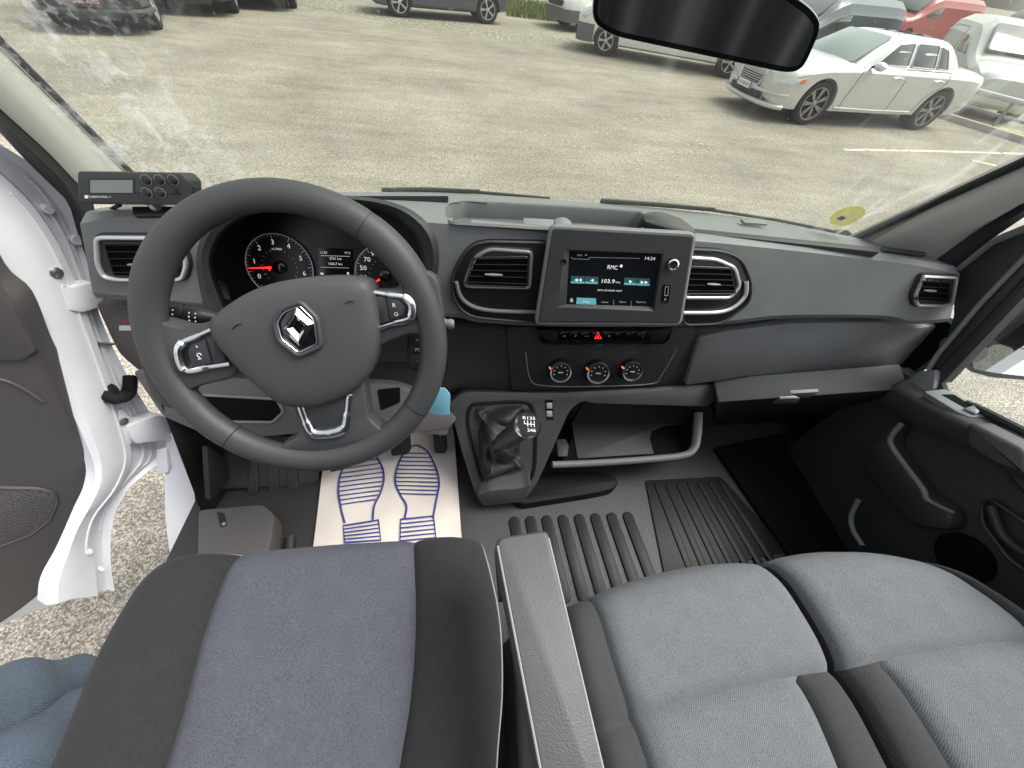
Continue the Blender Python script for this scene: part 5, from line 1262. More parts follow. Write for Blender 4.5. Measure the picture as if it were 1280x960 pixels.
cushion('passenger_seat', 'outer passenger seat cushion, grey fabric, beside the passenger door', [(.374, .185), (.392, .10), (.404, .0), (.408, -.12), (.408, -.40)], [(.70, .165), (.79, .08), (.83, -.02), (.84, -.40)], zb_+.022, zoneR,
    [lambda s, t: s-(.90-.02*t), lambda s, t: (t-.30)*.8, lambda s, t: (s-(.155+.06*(t-.30))) if t > .3 else 1], [(.94, .010, .06)], crown=.014, rs=.09, rf=.11, edrop=.05, el=.5, knots=KR, tcut=.30, group='passenger bench cushions')
struct('seat_base', MB().prism(rc([V((-.12, .12, 1.2)), V((.86, .12, 1.2)), V((.86, -.4, 1.2)), V((-.12, -.4, 1.2))], .03, 3), (0, 0, 1), .05, .16, .01), M['black'])
# ---- armrest
at_ = PL(U((650, 665), PZ(1.60)), (0, -.06, 1))
ar = thing('armrest', 'grained grey fold-down armrest between the driver seat and the bench', 'armrest', tuple(U((660, 800), at_)))
P = UU([(617, 670), (686, 660), (758, 960), (672, 962)], at_); 
P[3] = P[3]+(P[3]-P[0])*.35; P[2] = P[2]+(P[2]-P[1])*.35
Pp = rc(P, [.016, .010, .01, .01], 5)
part('pad', MB().layers([[p+V((0, 0, z_)) for p in (inset(Pp, V((0, 0, 1)), i_))] for i_, z_ in ((.006, -.050), (.001, -.044), (0, -.03), (0, -.010), (.0015, -.004), (.0040, -.0008), (.0060, 0))]), M['armr'], ar, smooth=60)
for a_, b_ in ((P[0], P[3]), (P[1], P[2])):
    s_ = (P[1]-P[0]).normalized()*(.0030 if a_ is P[0] else -.0030); e_ = (b_-a_).normalized()*.012
    part('pad_seam', MB().tube([a_+e_+s_+V((0, 0, -.0016)), b_-e_+s_+V((0, 0, -.0016))], .0014, 6), M['piping'], ar)
P = UU([(620, 690), (630, 690), (633, 745), (625, 748)], at_.off(-.05)); part('lever', MB().prism(rc(P, .004, 3), (0, 0, 1), .01, .03, .003), M['dash_dk'], ar)
# ================================================================== PILLARS, WINDSCREEN
def strip(rows, n=24):
    return [resample([V(p) for p in r], n) for r in rows]
def pil(name, label, rows_px, mats):
    t = thing(name, label, 'pillar', tuple(rows_px[0][0]))
    return t
def sg(px, X): return [U(p, PX(X)) for p in px]
lp_ = thing('windscreen_pillar', 'beige grey driver side windscreen pillar with black door seal', 'pillar', (-.86, .8, 1.7))
def longer(a, k0=.12, k1=1.6): d_ = a[-1]-a[0]; return [a[0]-d_*k0]+a[1:-1]+[a[-1]+d_*k1]
e0 = longer(sg([(158, 216), (80, 138), (0, 60)], -.850)); e1 = longer(sg([(130, 216), (60, 145), (0, 88)], -.842)); e2 = longer(sg([(116, 224), (60, 165), (0, 112)], -.845)); e3 = longer(sg([(106, 240), (60, 190), (0, 142)], -.862))
dn = V((-.01, .05, -.02))
part('trim', MB().grid([[p+V((-.03, .035, 0)) for p in resample(e0, 20)]]+strip([e0, e1, e2, e3], 20)), M['pillar'], lp_, smooth=80)
f0 = [p+V((-.002, .002, 0)) for p in e3]; f1 = longer(sg([(112, 285), (60, 222), (0, 180)], -.885)); 
fm_ = [p.lerp(q, .5)+V((.012, -.010, 0)) for p, q in zip(f0, f1)]
fr_ = resample(longer(sg([(118, 330), (100, 262), (50, 212), (0, 180)], -.885), .1, .7), 20)
part('door_seal', MB().grid([resample(f0, 20), [a.lerp(b_, .5)+V((.014, -.012, 0)) for a, b_ in zip(resample(f0, 20), fr_)], fr_, [p+V((-.06, .05, -.01)) for p in fr_]]), M['rubber'], lp_, smooth=80)
part('glass_seal', MB().tube([p+V((.005, .004, 0)) for p in e0], .0050, 8), M['rubber'], lp_)
rp_ = thing('windscreen_pillar', 'beige grey passenger side windscreen pillar above the outer air vent', 'pillar', (.75, .78, 1.7))
XB = .72
g0 = longer([U((1075, 298), PX(XB)), U((1175, 253), PX(XB+.015)), U((1280, 206), PX(XB+.03))]); 
g1 = longer([U((1100, 304), PX(XB+.01)), U((1190, 268), PX(XB+.02)), U((1280, 226), PX(XB+.035))]); g2 = longer([U((1130, 309), PX(XB+.05)), U((1205, 285), PX(XB+.05)), U((1280, 248), PX(XB+.055))]); g3 = longer([U((1175, 322), PX(XB+.11)), U((1222, 287), PX(XB+.11)), U((1280, 258), PX(XB+.11))])
part('trim', MB().grid([[p+V((.02, .035, 0)) for p in resample(g0, 20)]]+strip([g0, g1, g2, g3], 20)), M['pillar'], rp_, smooth=80)
h1 = longer([U((1197, 334), PX(.86)), U((1235, 302), PX(.86)), U((1280, 276), PX(.86))])
part('door_seal', MB().grid([resample(g3, 20), [a.lerp(b_, .5)+V((-.012, -.008, 0)) for a, b_ in zip(resample(g3, 20), resample(h1, 20))], resample(h1, 20)]), M['rubber'], rp_, smooth=80)
part('glass_seal', MB().tube([p+V((-.006, .004, 0)) for p in g0], .0075, 8), M['rubber'], rp_)
# glass
base = [V((-.90, .80, 1.69)), V((-.73, .845, 1.69)), V((-.38, .875, 1.69)), V((-.18, .885, 1.69)), V((.18, .875, 1.69)), V((.46, .845, 1.69)), V((.64, .812, 1.69)), V((.742, .775, 1.69))]
up_v = V((0, -.405, .915)).normalized(); bl = resample(cat(base, 6), 40)
rows = [[p+up_v*.85*k/10+V((0, 0, 0)) for p in bl] for k in range(11)]
M['ws'] = glass('windscreen_glass', (.70, .735, .65), dirt_fn, .035)
single('windscreen', MB().grid(rows), M['ws'], 'wide dusty windscreen with smears at both lower corners', 'windscreen', smooth=80)
# round sticker on the glass, wiper arms outside
def onglass(p):
    best = None; d = ray(*p)
    for a, b_ in zip(bl, bl[1:]):
        n_ = (b_-a).cross(up_v); t = (a-CAMP).dot(n_)/d.dot(n_); q = CAMP+d*t; s = (q-a).dot((b_-a))/((b_-a).length_squared)
        if -.02 <= s <= 1.02: return q, n_.normalized()
    return q, n_.normalized()
q, n_ = onglass((1059, 269)); 
if n_.y > 0: n_ = -n_
st = thing('windscreen_sticker', 'round yellow and green vignette stuck low on the windscreen', 'sticker', tuple(q))
ux = V((1, 0, 0)); ux = (ux-n_*ux.dot(n_)).normalized(); uy = n_.cross(ux); q = q+n_*.003
M['stick'] = mat('vignette_yellow', (.95, .90, .25), .6); M['stickc'] = mat('vignette_centre', (.85, .88, .60), .6)
M['stick'].node_tree.nodes['Principled BSDF'].inputs['Alpha'].default_value = .55; M['stickc'].node_tree.nodes['Principled BSDF'].inputs['Alpha'].default_value = .30
part('disc', MB().layers([[q+(ux*math.cos(t)+uy*math.sin(t))*.030-n_*.0006 for t in [2*math.pi*k/36 for k in range(36)]], [q+(ux*math.cos(t)+uy*math.sin(t))*.030 for t in [2*math.pi*k/36 for k in range(36)]]]), M['stick'], st)
part('centre', MB().layers([[q+(ux*math.cos(t)+uy*math.sin(t))*.022 for t in [2*math.pi*k/30 for k in range(30)]], [q+(ux*math.cos(t)+uy*math.sin(t))*.022+n_*.0005 for t in [2*math.pi*k/30 for k in range(30)]]]), M['stickc'], st)
part('grey_mark', MB().prism(rc([q+ux*a+uy*b_ for a, b_ in ((-.014, -.012), (-.002, -.014), (.002, -.004), (-.010, -.002))], .003, 3), n_, .0009, 0, 0), mat('vignette_grey', (.2, .22, .28), .6), st)
for lab, px in (('left wiper arm and blade lying along the base of the windscreen behind the wheel', [(475, 240), (530, 239), (600, 241), (690, 249)]), ('right wiper arm and blade lying along the base of the windscreen', [(755, 253), (830, 258), (900, 264), (985, 277), (1064, 293)])):
    P = [onglass(p)[0]+V((0, .022, -.005)) for p in px]
    wt_ = thing('windscreen_wiper', lab, 'wiper', tuple(P[0]), 'windscreen wipers')
    part('arm', MB().tube(P[:3], [.005, .0045, .003], 8), M['dash_dk'], wt_)
    part('blade', MB().tube([p+V((0, .006, -.006)) for p in resample(P, 12)], .0030, 8, flat=1.3), M['dash_dk'], wt_)
# cowl outside under the glass
blc = bl[4:33]
struct('cowl', MB().grid([[p+V((0, .03, -.05)) for p in blc], [p+V((0, .16, -.11)) for p in blc], [p+V((0, .17, -.3)) for p in blc]]), M['black'], smooth=50)
# ================================================================== REAR-VIEW MIRROR
PMr = PL(U((885, 45), PY(.42)), (-.22, -.95, -.12))
rm = thing('rear_view_mirror', 'black framed interior mirror hanging at the top centre of the windscreen', 'mirror', tuple(U((885, 45), PMr)))
def mo(k, pl): return rc(UU([(740, -14), (741, 30), (752, 45), (990, 93), (1003, 88), (1027, 40), (1029, 22), (1018, 10), (940, -14)], pl), [.006, .008, .006, .008, .006, .006, .006, .01, .01], 4)
Pm = rc(UU([(745, -34), (738, 28), (765, 46), (985, 93), (1005, 87), (1029, 32), (1018, 12), (960, -30)], PMr), [.012, .010, .010, .010, .010, .010, .010, .01], 5)
part('housing', MB().layers([[p-PMr.n*z_ for p in inset(Pm, PMr.n, i_)] for i_, z_ in ((.030, .040), (.010, .034), (.001, .016), (0, .003), (.0008, .0))]+[inset(Pm, PMr.n, .0035)]), M['gloss'], rm, smooth=50)
part('mirror_glass', MB().prism(inset(Pm, PMr.n, .0045), PMr.n, .0004, .001, 0), M['mirror'], rm, smooth=0)
part('stem', MB().tube([U((912, -2), PMr.off(-.03)), U((912, -2), PMr.off(-.03))+V((0, .02, .06)), U((912, -2), PMr.off(-.03))+V((0, .06, .14))], .010, 10), M['white2'], rm)
# ================================================================== REFRIGERATION CONTROLLER on the dash, left
PD = PL(U((168, 236), PY(.66)), (.05, -.93, .36))
dv = thing('cooling_controller', 'dark grey cooling control box with small display and five buttons on the dash top', 'control box', tuple(U((175, 268), PD)))
P = rc(UU([(100, 214), (228, 216), (238, 226), (240, 249), (234, 256), (104, 255), (100, 247)], PD), .004, 4)
part('case', MB().prism(P, PD.n, .006, .03, .003), M['dash_dk'], dv)
part('case_side', MB().prism(rc(UU([(234, 231), (243, 233), (243, 250), (235, 252)], PD.off(-.006)), .003, 3), PD.n, .003, .02, .002), M['black'], dv)
q = PD.off(.0062)
part('display_well', MB().prism(UU([(111, 223), (168, 223), (168, 242), (111, 242)], q), PD.n, .0004, .0005, 0), M['black'], dv, smooth=0)
ds = part('display', MB().prism(UU([(113, 225), (166, 225), (166, 241), (113, 241)], q.off(.0004)), PD.n, .0004, .0003, 0), M['lcd'], dv, smooth=0)
for cx, cy in ((183.5, 225), (200, 225), (217, 225), (184, 241), (201, 241)):
    bt = part('button', MB().revolve(U((cx, cy), q), PD.n, [(.0068, 0), (.0066, .003), (.005, .0042), (.001, .0046)], 22), M['black'], dv)
    part('button_rim', MB().revolve(U((cx, cy), q), PD.n, [(.0072, 0), (.0080, .0016), (.0070, .0018)], 22, cap=False), M['bezel'], bt)
g = MB(); 
for (a, b_) in (((176, 224.5), (210, 224.5)), ((168, 241), (212, 241))): g.tube(UU([a, b_], q.off(.0002)), .0004, 4)
part('button_line', g, M['rubber'], dv)
g = MB()
for r_, n2, x0 in ((0, 3, 219), (1, 4, 217.5), (2, 6, 214.5)):
    for k in range(n2): g.box(U((x0+k*2.2, 237.5+r_*2.6), q), (.0009, 0, 0), PD.n*.0004, V((0, .36, .93))*.0005)
part('speaker_slots', g, M['void'], dv, smooth=0)
g = MB(); g.text('THERMO KING', U((111.5, 247.5), q), U((135, 247.5), q), PD.n, size=.0046); g.prism(UU([(106, 244), (110, 244), (110, 248), (106, 248)], q), PD.n, .0003, .0003, 0); g.text('V', U((137, 247.5), q), U((139.5, 247.5), q), PD.n, size=.004)
part('lettering', g, M['ink'], dv, smooth=0)
P = rc(UU([(168, 260), (225, 260), (222, 272), (170, 272)], PL(U((196, 266), PZ(1.735)), (0, -.6, .8))), .003, 3)
part('foot', MB().prism(P, (0, -.6, .8), .006, .03, .002), M['black'], dv)
part('bracket', MB().tube([U((190, 250), PD.off(-.02)), U((196, 268), PZ(1.735))+V((0, .015, 0))], .012, 10), M['metal'], dv)
part('cable', MB().tube(cat([U((150, 256), PD.off(-.02)), U((140, 262), PZ(1.715)), U((155, 266), PZ(1.712)), U((175, 262), PZ(1.712))], 6), .003, 8), M['rubber'], dv)

# ================================================================== PASSENGER DOOR (closed, right)
pd = thing('passenger_door', 'closed passenger door with dark grey trim, map pocket and window switch', 'door', (.90, .3, 1.05))
XD = .865
def UX(px, x): return UU(px, PX(x))
# lower trim
P = rc([V((XD+.01, .62, .98)), V((XD+.01, .60, 1.47)), V((XD+.01, .32, 1.52)), V((XD+.01, -.40, 1.60)), V((XD+.01, -.40, .98))], .01, 2)
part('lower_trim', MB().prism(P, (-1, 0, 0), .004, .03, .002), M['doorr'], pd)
# top ledge that slopes up and back
cl = UX([(1116, 484), (1153, 506), (1213, 536), (1280, 576)], .83); cu = UX([(1160, 462), (1182, 487), (1222, 508), (1280, 540)], .90)
d_ = (cl[-1]-cl[0])*.8; cl.append(cl[-1]+d_); cu.append(cu[-1]+d_)
lo = UX([(1098, 502), (1150, 534), (1213, 563), (1280, 602)], .84); lo.append(lo[-1]+d_); lo2 = [p+V((.035, 0, -.01)) for p in lo]
A_, B_ = resample(cl, 24), resample(cu, 24)
rows = [resample(lo2, 24), resample(lo, 24), [p+V((.004, 0, -.010)) for p in A_], [p+V((.0, 0, -.002)) for p in A_], [a.lerp(b_, .12)+V((0, 0, .006)) for a, b_ in zip(A_, B_)], [a.lerp(b_, .8)+V((0, 0, .004)) for a, b_ in zip(A_, B_)], B_, [p+V((.02, 0, -.02)) for p in B_]]
part('window_ledge', MB().grid(rows), M['ledge'], pd, smooth=70)
# window switch pod
qp = PL(U((1200, 505), PX(.87)), (-.35, .1, .93))
sp_ = part('switch_pod', MB().prism(rc(UU([(1153, 490), (1180, 487), (1238, 515), (1241, 522), (1212, 523), (1195, 516)], qp.off(.004)), .006, 4), qp.n, .004, .01, .003), M['dash'], pd)
part('pod_dish', MB().prism(rc(UU([(1176, 493), (1192, 493), (1216, 508), (1208, 511)], qp.off(.0082)), .003, 3), qp.n, .0004, .001, 0), M['void'], sp_)
part('window_switch', MB().prism(rc(UU([(1203, 512), (1216, 508), (1228, 514), (1218, 519)], qp.off(.0082)), .002, 3), qp.n, .005, .001, .002), M['bezel'], sp_)
# pull handle part of the ledge, seam
hq = UX([(1214, 530), (1222, 528), (1290, 563), (1290, 595), (1246, 578), (1213, 556)], .822)
part('pull_handle', MB().prism(rc(hq, .01, 4), (-1, 0, 0), .014, .03, .008), M['ledge'], pd, smooth=60)
hq = UX([(1252, 580), (1290, 592), (1290, 625), (1262, 600)], .85); part('handle_recess', MB().prism(rc(hq, .008, 3), (-1, 0, 0), .004, .01, .003), M['dash_dk'], pd)
# long map pocket flap: a raised slab with a pale lip
P = UX([(1108, 532), (1126, 530), (1114, 556), (1150, 610), (1160, 618), (1193, 640), (1190, 664), (1145, 658), (1083, 592), (1086, 560)], .835)
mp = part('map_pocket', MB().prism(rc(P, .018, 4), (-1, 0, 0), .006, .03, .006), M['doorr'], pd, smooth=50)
part('pocket_lip', MB().tube(cat(UX([(1127, 530), (1115, 545), (1116, 560), (1152, 609), (1160, 625), (1192, 641)], .830), 8), [.006]*33+[.004]*8, 10), M['dash'], mp)
part('pocket_lip', MB().tube(cat(UX([(1073, 625), (1064, 645), (1066, 662), (1078, 682)], .80), 8), .006, 10), M['dash'], mp)
# oval pocket ring and speaker
P = rc(UX([(1226, 628), (1240, 622), (1290, 655), (1290, 720), (1262, 700), (1228, 655)], .855), .012, 4)
part('bottle_pocket', MB().frame(P, (-1, 0, 0), .006, .008, .004, .003), M['dash_dk'], pd)
part('pocket_cup', MB().tube(cat(UX([(1238, 632), (1252, 668), (1278, 690), (1300, 700)], .850), 6), .008, 10), M['dash_dk'], pd)
part('door_speaker', MB().revolve(U((1205, 697), PX(.865)), (-1, 0, 0), [(.05, -.01), (.05, .006), (.045, .008), (.02, .004), (.001, .004)], 32), M['void'], pd)
# upper: black mirror triangle, window seal with pale edge, glass
tri = [U(p, PX(.87)) for p in ((1197, 334), (1240, 298), (1285, 276), (1420, 210), (1420, 300), (1290, 372), (1176, 482), (1150, 470), (1176, 430))]
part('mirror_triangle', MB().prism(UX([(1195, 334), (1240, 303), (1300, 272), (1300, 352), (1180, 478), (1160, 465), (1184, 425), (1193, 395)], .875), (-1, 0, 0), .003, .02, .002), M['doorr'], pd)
part('frame_edge', MB().tube(UX([(1197, 336), (1240, 302), (1300, 278)], .868), .008, 8), M['dash'], pd)
part('seal_pale_edge', MB().tube(UX([(1296, 306), (1225, 380), (1172, 443), (1160, 462)], .866), .005, 8), M['dash'], pd)
part('window_seal', MB().tube(cat(UX([(1300, 334), (1240, 398), (1180, 462), (1176, 478), (1186, 496), (1225, 512), (1290, 545)], .878), 6), .009, 8), M['rubber'], pd)
P = UX([(1128, 482), (1150, 464), (1172, 462), (1168, 488), (1135, 492)], .862); part('lower_corner', MB().prism(rc(P, .008, 3), (-1, 0, 0), .004, .02, .003), M['dash'], pd)
M['sg'] = glass('side_glass', (.90, .95, .93), None, .05)
P = UX([(1300, 345), (1178, 466), (1176, 482), (1188, 498), (1300, 550)], .885); ext = V((0, -.35, .06))
part('window_glass', MB().add([P[0]+ext, P[0], P[1], P[2], P[3], P[4], P[4]+ext], [(0, 1, 2, 3, 4, 5, 6)]), M['sg'], pd, smooth=0)
# ---- exterior door mirror seen through the glass
XM = 1.13
om = thing('door_mirror', 'black twin lens door mirror outside the passenger window', 'door mirror', tuple(U((1240, 470), PX(XM))))
nM = (V((-.62, -.78, 0))).normalized(); PO = PL(U((1250, 420), PX(XM)), nM)
P = rc(UU([(1206, 432), (1222, 425), (1290, 340), (1330, 330), (1330, 480), (1240, 473), (1210, 465), (1203, 452)], PO), .012, 4)
part('housing', MB().layers([[p-nM*z_ for p in inset(P, nM, i_)] for i_, z_ in ((.03, .09), (.008, .07), (0, .02), (0, .004), (.003, 0))]), M['bezel'], om, smooth=50)
P = rc(UU([(1245, 415), (1290, 352), (1325, 345), (1325, 442), (1252, 431), (1243, 425)], PO.off(.002)), .006, 4)
ml = part('lens', MB().prism(P, nM, .001, .002, 0), M['mirror'], om, smooth=0)
P = rc(UU([(1229, 432), (1250, 430), (1325, 446), (1325, 475), (1245, 466), (1217, 461), (1216, 452)], PO.off(.002)), .006, 4)
nM2 = (nM+V((-.1, 0, -.35))).normalized()
part('lens', MB().prism(P, nM, .001, .002, 0), M['mirror'], om, smooth=0)
part('arm', MB().tube([U((1214, 440), PX(XM)), U((1195, 440), PX(.95)), U((1190, 430), PX(.89))], [.03, .022, .02], 10), M['black'], om)

# ================================================================== DRIVER DOOR (swung open, left)
dd = thing('driver_door', 'wide open white driver door with warm grey inner trim and round speaker grille', 'door', (-1.05, .55, .95))
PE = PL((-.985, .60, 1.25), (.90, -.43, .05))
nD = V((.25, -.96, .08)).normalized()
PFd = PL(U((100, 560), PE), nD)
redge = [(-40, 150), (0, 181), (50, 214), (92, 268), (112, 330), (122, 390), (150, 455), (186, 515), (205, 545), (212, 570), (190, 584), (158, 612), (140, 650), (137, 700), (142, 738)]
ridge = [(-40, 185), (0, 215), (45, 260), (82, 322), (108, 390), (130, 455), (152, 520), (163, 560), (160, 580), (145, 610), (120, 640), (112, 675), (118, 705), (122, 742)]
mid = [(-40, 235), (0, 268), (28, 305), (52, 350), (80, 420), (105, 480), (128, 540), (135, 575), (133, 600), (118, 628), (97, 660), (88, 700), (90, 748)]
trm = [(-40, 300), (-10, 345), (25, 380), (50, 437), (66, 468), (98, 533), (118, 583), (116, 613), (104, 640), (82, 690), (62, 728), (58, 757)]
n_s = 60
def prow(px, pl): return resample(cat(UU(px, pl), 6), n_s)
r0 = prow(redge, PE); r1 = prow(ridge, PE.off(.010)); r2 = prow(mid, PE.off(.040)); r3 = prow(trm, PE.off(.034))
r01 = [a.lerp(b_, .25)+PE.n*(-.010) for a, b_ in zip(r0, r1)]
part('door_shell', MB().grid([[p+V((-.10, .06, 0)) for p in r0], r0, [p+PE.n*.004 for p in r0], r01, [a.lerp(b_, .92)-PE.n*.004 for a, b_ in zip(r01, r1)], r1, [a.lerp(b_, .10)+PE.n*.010 for a, b_ in zip(r1, r2)], [a.lerp(b_, .55)+PE.n*.006 for a, b_ in zip(r1, r2)], r2, [a.lerp(b_, .6)+PE.n*.004 for a, b_ in zip(r2, r3)], r3, [p-PE.n*.03 for p in r3]]), M['white2'], dd, smooth=24)
# lower flange running out to the left
fl_ = UU([(142, 736), (100, 746), (33, 768), (-40, 800)], PE.off(.01)); 
lowA = UU([(132, 739), (100, 746), (33, 768), (-40, 800)], PFd.off(-.01)); lowB = UU([(66, 724), (40, 745), (0, 770), (-40, 790)], PFd.off(.01))
part('bottom_flange', MB().grid([[p+V((0, .04, 0)) for p in lowA], lowA, lowB]), M['white'], dd, smooth=50)
# rubber seal on the ridge
part('seal_bead', MB().tube([a.lerp(b_, .25)+PE.n*.001 for a, b_ in zip(r01, r1)][4:50], .0022, 6), M['white'], dd)
# trim panel
tb_ = [(-60, 250), (-12, 345), (25, 380), (50, 437), (66, 468), (98, 533), (118, 583), (116, 613), (104, 640), (82, 690), (62, 728), (28, 758), (-10, 782), (-60, 800)]
P = cat(UU(tb_, PFd), 4, closed=False)
part('trim_panel', MB().prism(P, nD, .012, .04, .010), M['door'], dd, smooth=60)
ft = PFd.off(.0125)
P = rc(UU([(-60, 447), (30, 449), (48, 437), (20, 384), (-8, 352), (-60, 262)], ft), .006, 3)
up_t = part('upper_trim', MB().prism(P, nD, .006, .006, .004), M['door'], dd)
P = cat(UU([(-60, 470), (0, 474), (30, 486), (54, 502)], ft), 5); part('trim_crease', MB().tube(P, .003, 6), M['door'], dd)
# pressings, plugs and screws on the bare metal
for (px_, k_, r_) in (((96, 300), .004, .010), ((120, 455), .014, .007), ((60, 262), .010, .008), ((148, 600), .022, .007), ((112, 690), .030, .006), ((128, 712), .028, .004), ((70, 306), .012, .005)):
    part('plug', MB().revolve(U(px_, PE.off(k_)), PE.n, [(r_, -.01), (r_, .002), (r_*.8, .0035), (.001, .003)], 16), M['white'], dd)
part('pressing', MB().tube([a.lerp(b_, .55)+PE.n*.001 for a, b_ in zip(r01, r1)][6:44], .0030, 6), M['white2'], dd)
part('pressing', MB().tube([a.lerp(b_, .35)+PE.n*.0085 for a, b_ in zip(r1, r2)][3:52], .0024, 6), M['white2'], dd)
# speaker grille
def spk_mat():
    m = mat('speaker_mesh', (.06, .056, .056), .6); nt = m.node_tree; b = nt.nodes['Principled BSDF']; L = nt.links.new
    tc = nt.nodes.new('ShaderNodeTexCoord'); vo = nt.nodes.new('ShaderNodeTexVoronoi'); vo.inputs['Scale'].default_value = 330; vo.inputs['Randomness'].default_value = .6
    L(tc.outputs['Object'], vo.inputs[0]); r = nt.nodes.new('ShaderNodeValToRGB'); r.color_ramp.elements[0].color = (.012, .012, .012, 1); r.color_ramp.elements[1].color = (.13, .12, .12, 1)
    r.color_ramp.elements[0].position = .3; r.color_ramp.elements[1].position = .5; L(vo.outputs['Distance'], r.inputs[0]); L(r.outputs[0], b.inputs['Base Color']); return m
P = rc(UU([(-60, 608), (0, 609), (48, 610), (66, 615), (71, 626), (62, 648), (40, 666), (0, 681), (-60, 690)], ft), .012, 4)
sp2_ = part('speaker_grille', MB().prism(P, nD, .003, .004, .002), spk_mat(), dd)
part('grille_rim', MB().frame(inset(P, nD, -.004), nD, .004, .005, .004, .0015), M['door'], sp2_)
# hinges
def hinge(px, name='hinge'):
    o_ = []
    for p, k in px: o_.append(U(p, PE.off(k)))
    return o_
P = rc(UU([(58, 326), (66, 324), (80, 338), (76, 356), (98, 348), (112, 344), (117, 362), (90, 364), (80, 360), (74, 345), (62, 342)], PE.off(.02)), .003, 3)
hu = part('hinge', MB().prism(rc(UU([(53, 330), (60, 325), (72, 334), (80, 348), (86, 372), (78, 376), (58, 350)], PE.off(.026)), .006, 3), PE.n, .006, .02, .003), M['white'], dd)
part('hinge_arm', MB().prism(rc(UU([(70, 352), (80, 357), (108, 350), (122, 358), (124, 380), (98, 388), (80, 386), (76, 372)], PE.off(.020)), .005, 4), PE.n, .016, .012, .003), M['white'], hu, smooth=40)
part('hinge_bolt', MB().revolve(U((68, 340), PE.off(.030)), PE.n, [(.010, 0), (.010, .006), (.006, .008), (.001, .008)], 8), M['metal'], hu)
part('hinge_bolt', MB().revolve(U((86, 384), PE.off(.010)), PE.n, [(.016, 0), (.014, .006), (.006, .012), (.001, .012)], 10), M['white'], hu)
hl_ = part('hinge', MB().prism(rc(UU([(144, 512), (152, 510), (164, 524), (166, 552), (158, 556), (146, 536)], PE.off(.020)), .006, 3), PE.n, .006, .02, .003), M['white'], dd)
part('hinge_arm', MB().prism(rc(UU([(152, 530), (166, 525), (190, 516), (210, 520), (216, 536), (210, 546), (164, 552), (158, 546)], PE.off(.016)), .005, 4), PE.n, .018, .012, .003), M['white'], hl_, smooth=40)
part('hinge_bolt', MB().revolve(U((153, 526), PE.off(.024)), PE.n, [(.009, 0), (.009, .006), (.001, .007)], 8), M['metal'], hl_)
# check strap and ribbed cable boot
cs_ = part('check_strap_plate', MB().prism(rc(UU([(93, 411), (99, 412), (108, 436), (106, 444), (100, 442), (92, 420)], PE.off(.022)), .004, 3), PE.n, .003, .006, .001), M['black'], dd)
part('check_strap', MB().tube([U((97, 427), PE.off(.028)), U((142, 430), PE.off(-.0))], .006, 8, flat=.5), M['metal'], cs_)
a, b_ = U((130, 493), PE.off(.022)), U((163, 470), PB.off(.03))
bt_ = part('cable_grommet', MB().revolve(a-PE.n*.004, (PE.n+V((0, 0, .1))), [(.024, 0), (.026, .006), (.020, .010), (.001, .011)], 24), M['rubber'], dd)
C_ = resample(cat([a, a+PE.n*.028+(b_-a)*.10+V((0, 0, -.006)), a.lerp(b_, .5)+PE.n*.022+V((0, 0, -.014)), b_+PE.n*.0], 10), 120)
part('cable_boot', MB().tube(C_, [.0120+.0016*math.sin(i*1.57) for i in range(120)], 14, ref=(0, .3, 1)), M['rubber'], bt_)
# ================================================================== BODY SIDE: white sill and dark door-aperture seal, left
bs = thing('door_aperture', 'white painted sill edge and black rubber seal of the driver door opening', 'door frame', (-.92, .45, 1.0))
wl = [(205, 548), (206, 600), (207, 650), (214, 700), (228, 770), (250, 850), (300, 960)]; wr_ = [(222, 540), (238, 575), (246, 620), (247, 680), (250, 740), (262, 820), (310, 950)]
A_ = resample(cat(UU(wl, PX(-.985)), 5), 30); B_ = resample(cat(UU(wr_, PX(-.93)), 5), 30)
part('sill_panel', MB().grid([[p+V((-.01, 0, -.25)) for p in A_], A_, [a.lerp(b_, .45)+V((-.012, 0, .004)) for a, b_ in zip(A_, B_)], B_, [p+V((.05, 0, .0)) for p in B_]]), M['white'], bs, smooth=50)
part('aperture_seal', MB().tube([p+V((.010, 0, .004)) for p in B_], .011, 10), M['rubber'], bs)
part('seal_liner', MB().grid([[p+V((.012, 0, -.01)) for p in B_], [p+V((.05, 0, -.02)) for p in B_]]), M['warm'], bs)
P = rc(UU([(205, 560), (221, 553), (216, 575), (207, 592)], PX(-.975)), .004, 2); part('striker_cover', MB().prism(P, (1, 0, .2), .006, .02, .003), M['white'], bs)
# ================================================================== BODY: roof lining, rear bulkhead (behind the camera; the mirror sees it)
M['lining'] = mat('roof_lining', (.42, .41, .39), .9); M['bulk'] = mat('bulkhead_dark', (.010, .010, .011), .8)
hb = [p+up_v*.72 for p in bl]
if ROOF:
    rf = MB(); rf.grid([hb, [p+V((0, -.25, .06)) for p in hb], [p+V((0, -.8, .08)) for p in hb]]); struct('roof_lining', rf, M['lining'], smooth=50)
M['curt'] = mat('curtain_black', (.035, .035, .037), .8)
struct('rear_bulkhead', MB().grid([[V((-.95+1.9*i/160, -.60+.035*math.sin(i*.55+.8*math.sin(i*.13)+(z_-1.75)*.8)+.02*math.sin(i*.21), z_)) for i in range(161)] for z_ in (1.05, 1.3, 1.6, 1.9, 2.2, 2.45)]), M['curt'], smooth=180)
struct('body_side', MB().box((.95, -.50, 1.85), (.02, 0, 0), (0, .12, 0), (0, 0, .6)), M['lining'], smooth=0)
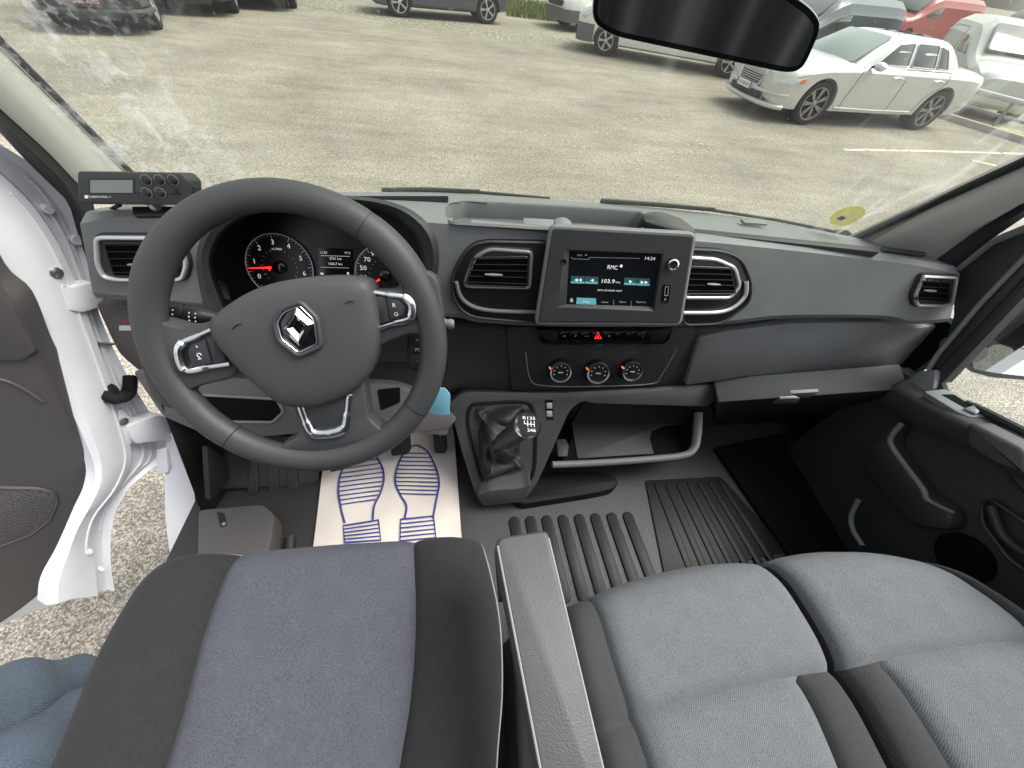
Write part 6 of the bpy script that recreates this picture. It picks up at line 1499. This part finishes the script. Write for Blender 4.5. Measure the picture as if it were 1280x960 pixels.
# ================================================================== PERSON standing by the open door: only the jeans are in view
pe = thing('person', 'person in faded blue jeans standing beside the open driver door', 'person', (-1.18, -.05, 0))
def limb(pts, rad, n=28):
    P = resample(cat(pts, 8), 44); rr = resample([V((i, r_, 0)) for i, r_ in enumerate(rad)], 44); L = []
    up = V((0, 1, 0))
    for i, p in enumerate(P):
        d_ = (P[min(43, i+1)]-P[max(0, i-1)]).normalized(); x = (up-d_*up.dot(d_)).normalized(); y = d_.cross(x); ring_ = []
        for k in range(n):
            a = 2*math.pi*k/n; r_ = rr[i].y
            w_ = noise.noise(V((math.cos(a)*1.2, math.sin(a)*1.2, i*.16)))*.008+.003*math.sin(i*1.1+3*math.sin(a*1.0+.5))*(1+math.cos(a))
            ring_.append(p+(x*math.cos(a)+y*math.sin(a))*(r_+w_))
        L.append(ring_)
    return MB().layers(L)
hip = V((-1.10, -.16, 1.10))
part('jeans', limb([V((-1.05, -.30, 1.18)), V((-1.06, -.10, .98)), V((-1.15, .06, .62)), V((-1.13, .02, .30)), V((-1.12, -.02, .08))], [.14, .115, .085, .075, .08]), M['jeans'], pe, smooth=180)
part('jeans', limb([V((-1.22, -.30, 1.20)), V((-1.22, -.02, 1.02)), V((-1.27, .10, .64)), V((-1.31, .02, .30)), V((-1.32, -.03, .08))], [.14, .115, .085, .075, .08]), M['jeans'], pe, smooth=180)
for x, y in ((-1.12, .04), (-1.37, -.02)):
    g = MB(); L = []
    for t, w_, h_ in ((-.11, .03, .07), (-.08, .042, .085), (0, .045, .08), (.08, .05, .055), (.14, .042, .045), (.17, .02, .03)):
        L.append([V((x+math.cos(a)*w_, y+t, max(.004, h_/2+math.sin(a)*h_/2))) for a in [2*math.pi*k/14 for k in range(14)]])
    part('shoe', g.layers(L), M['cdark'], pe)

# body closures round the footwells
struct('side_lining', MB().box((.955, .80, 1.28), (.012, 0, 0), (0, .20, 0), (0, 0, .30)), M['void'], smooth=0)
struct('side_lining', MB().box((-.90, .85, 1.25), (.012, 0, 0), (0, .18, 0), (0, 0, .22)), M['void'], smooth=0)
struct('body_panel', MB().box((1.02, -2.0, 1.45), (.02, 0, 0), (0, 1.75, 0), (0, 0, 1.0)), M['white'], smooth=0)

struct('footwell_shade', MB().prism(rc(UU([(893, 560), (1100, 515), (1110, 740), (1004, 720)], PZ(FLOOR+.012)), .01, 3), (0, 0, 1), .004, .01, .002), M['void'])  # thin black slab painting the passenger footwell's shade onto the floor

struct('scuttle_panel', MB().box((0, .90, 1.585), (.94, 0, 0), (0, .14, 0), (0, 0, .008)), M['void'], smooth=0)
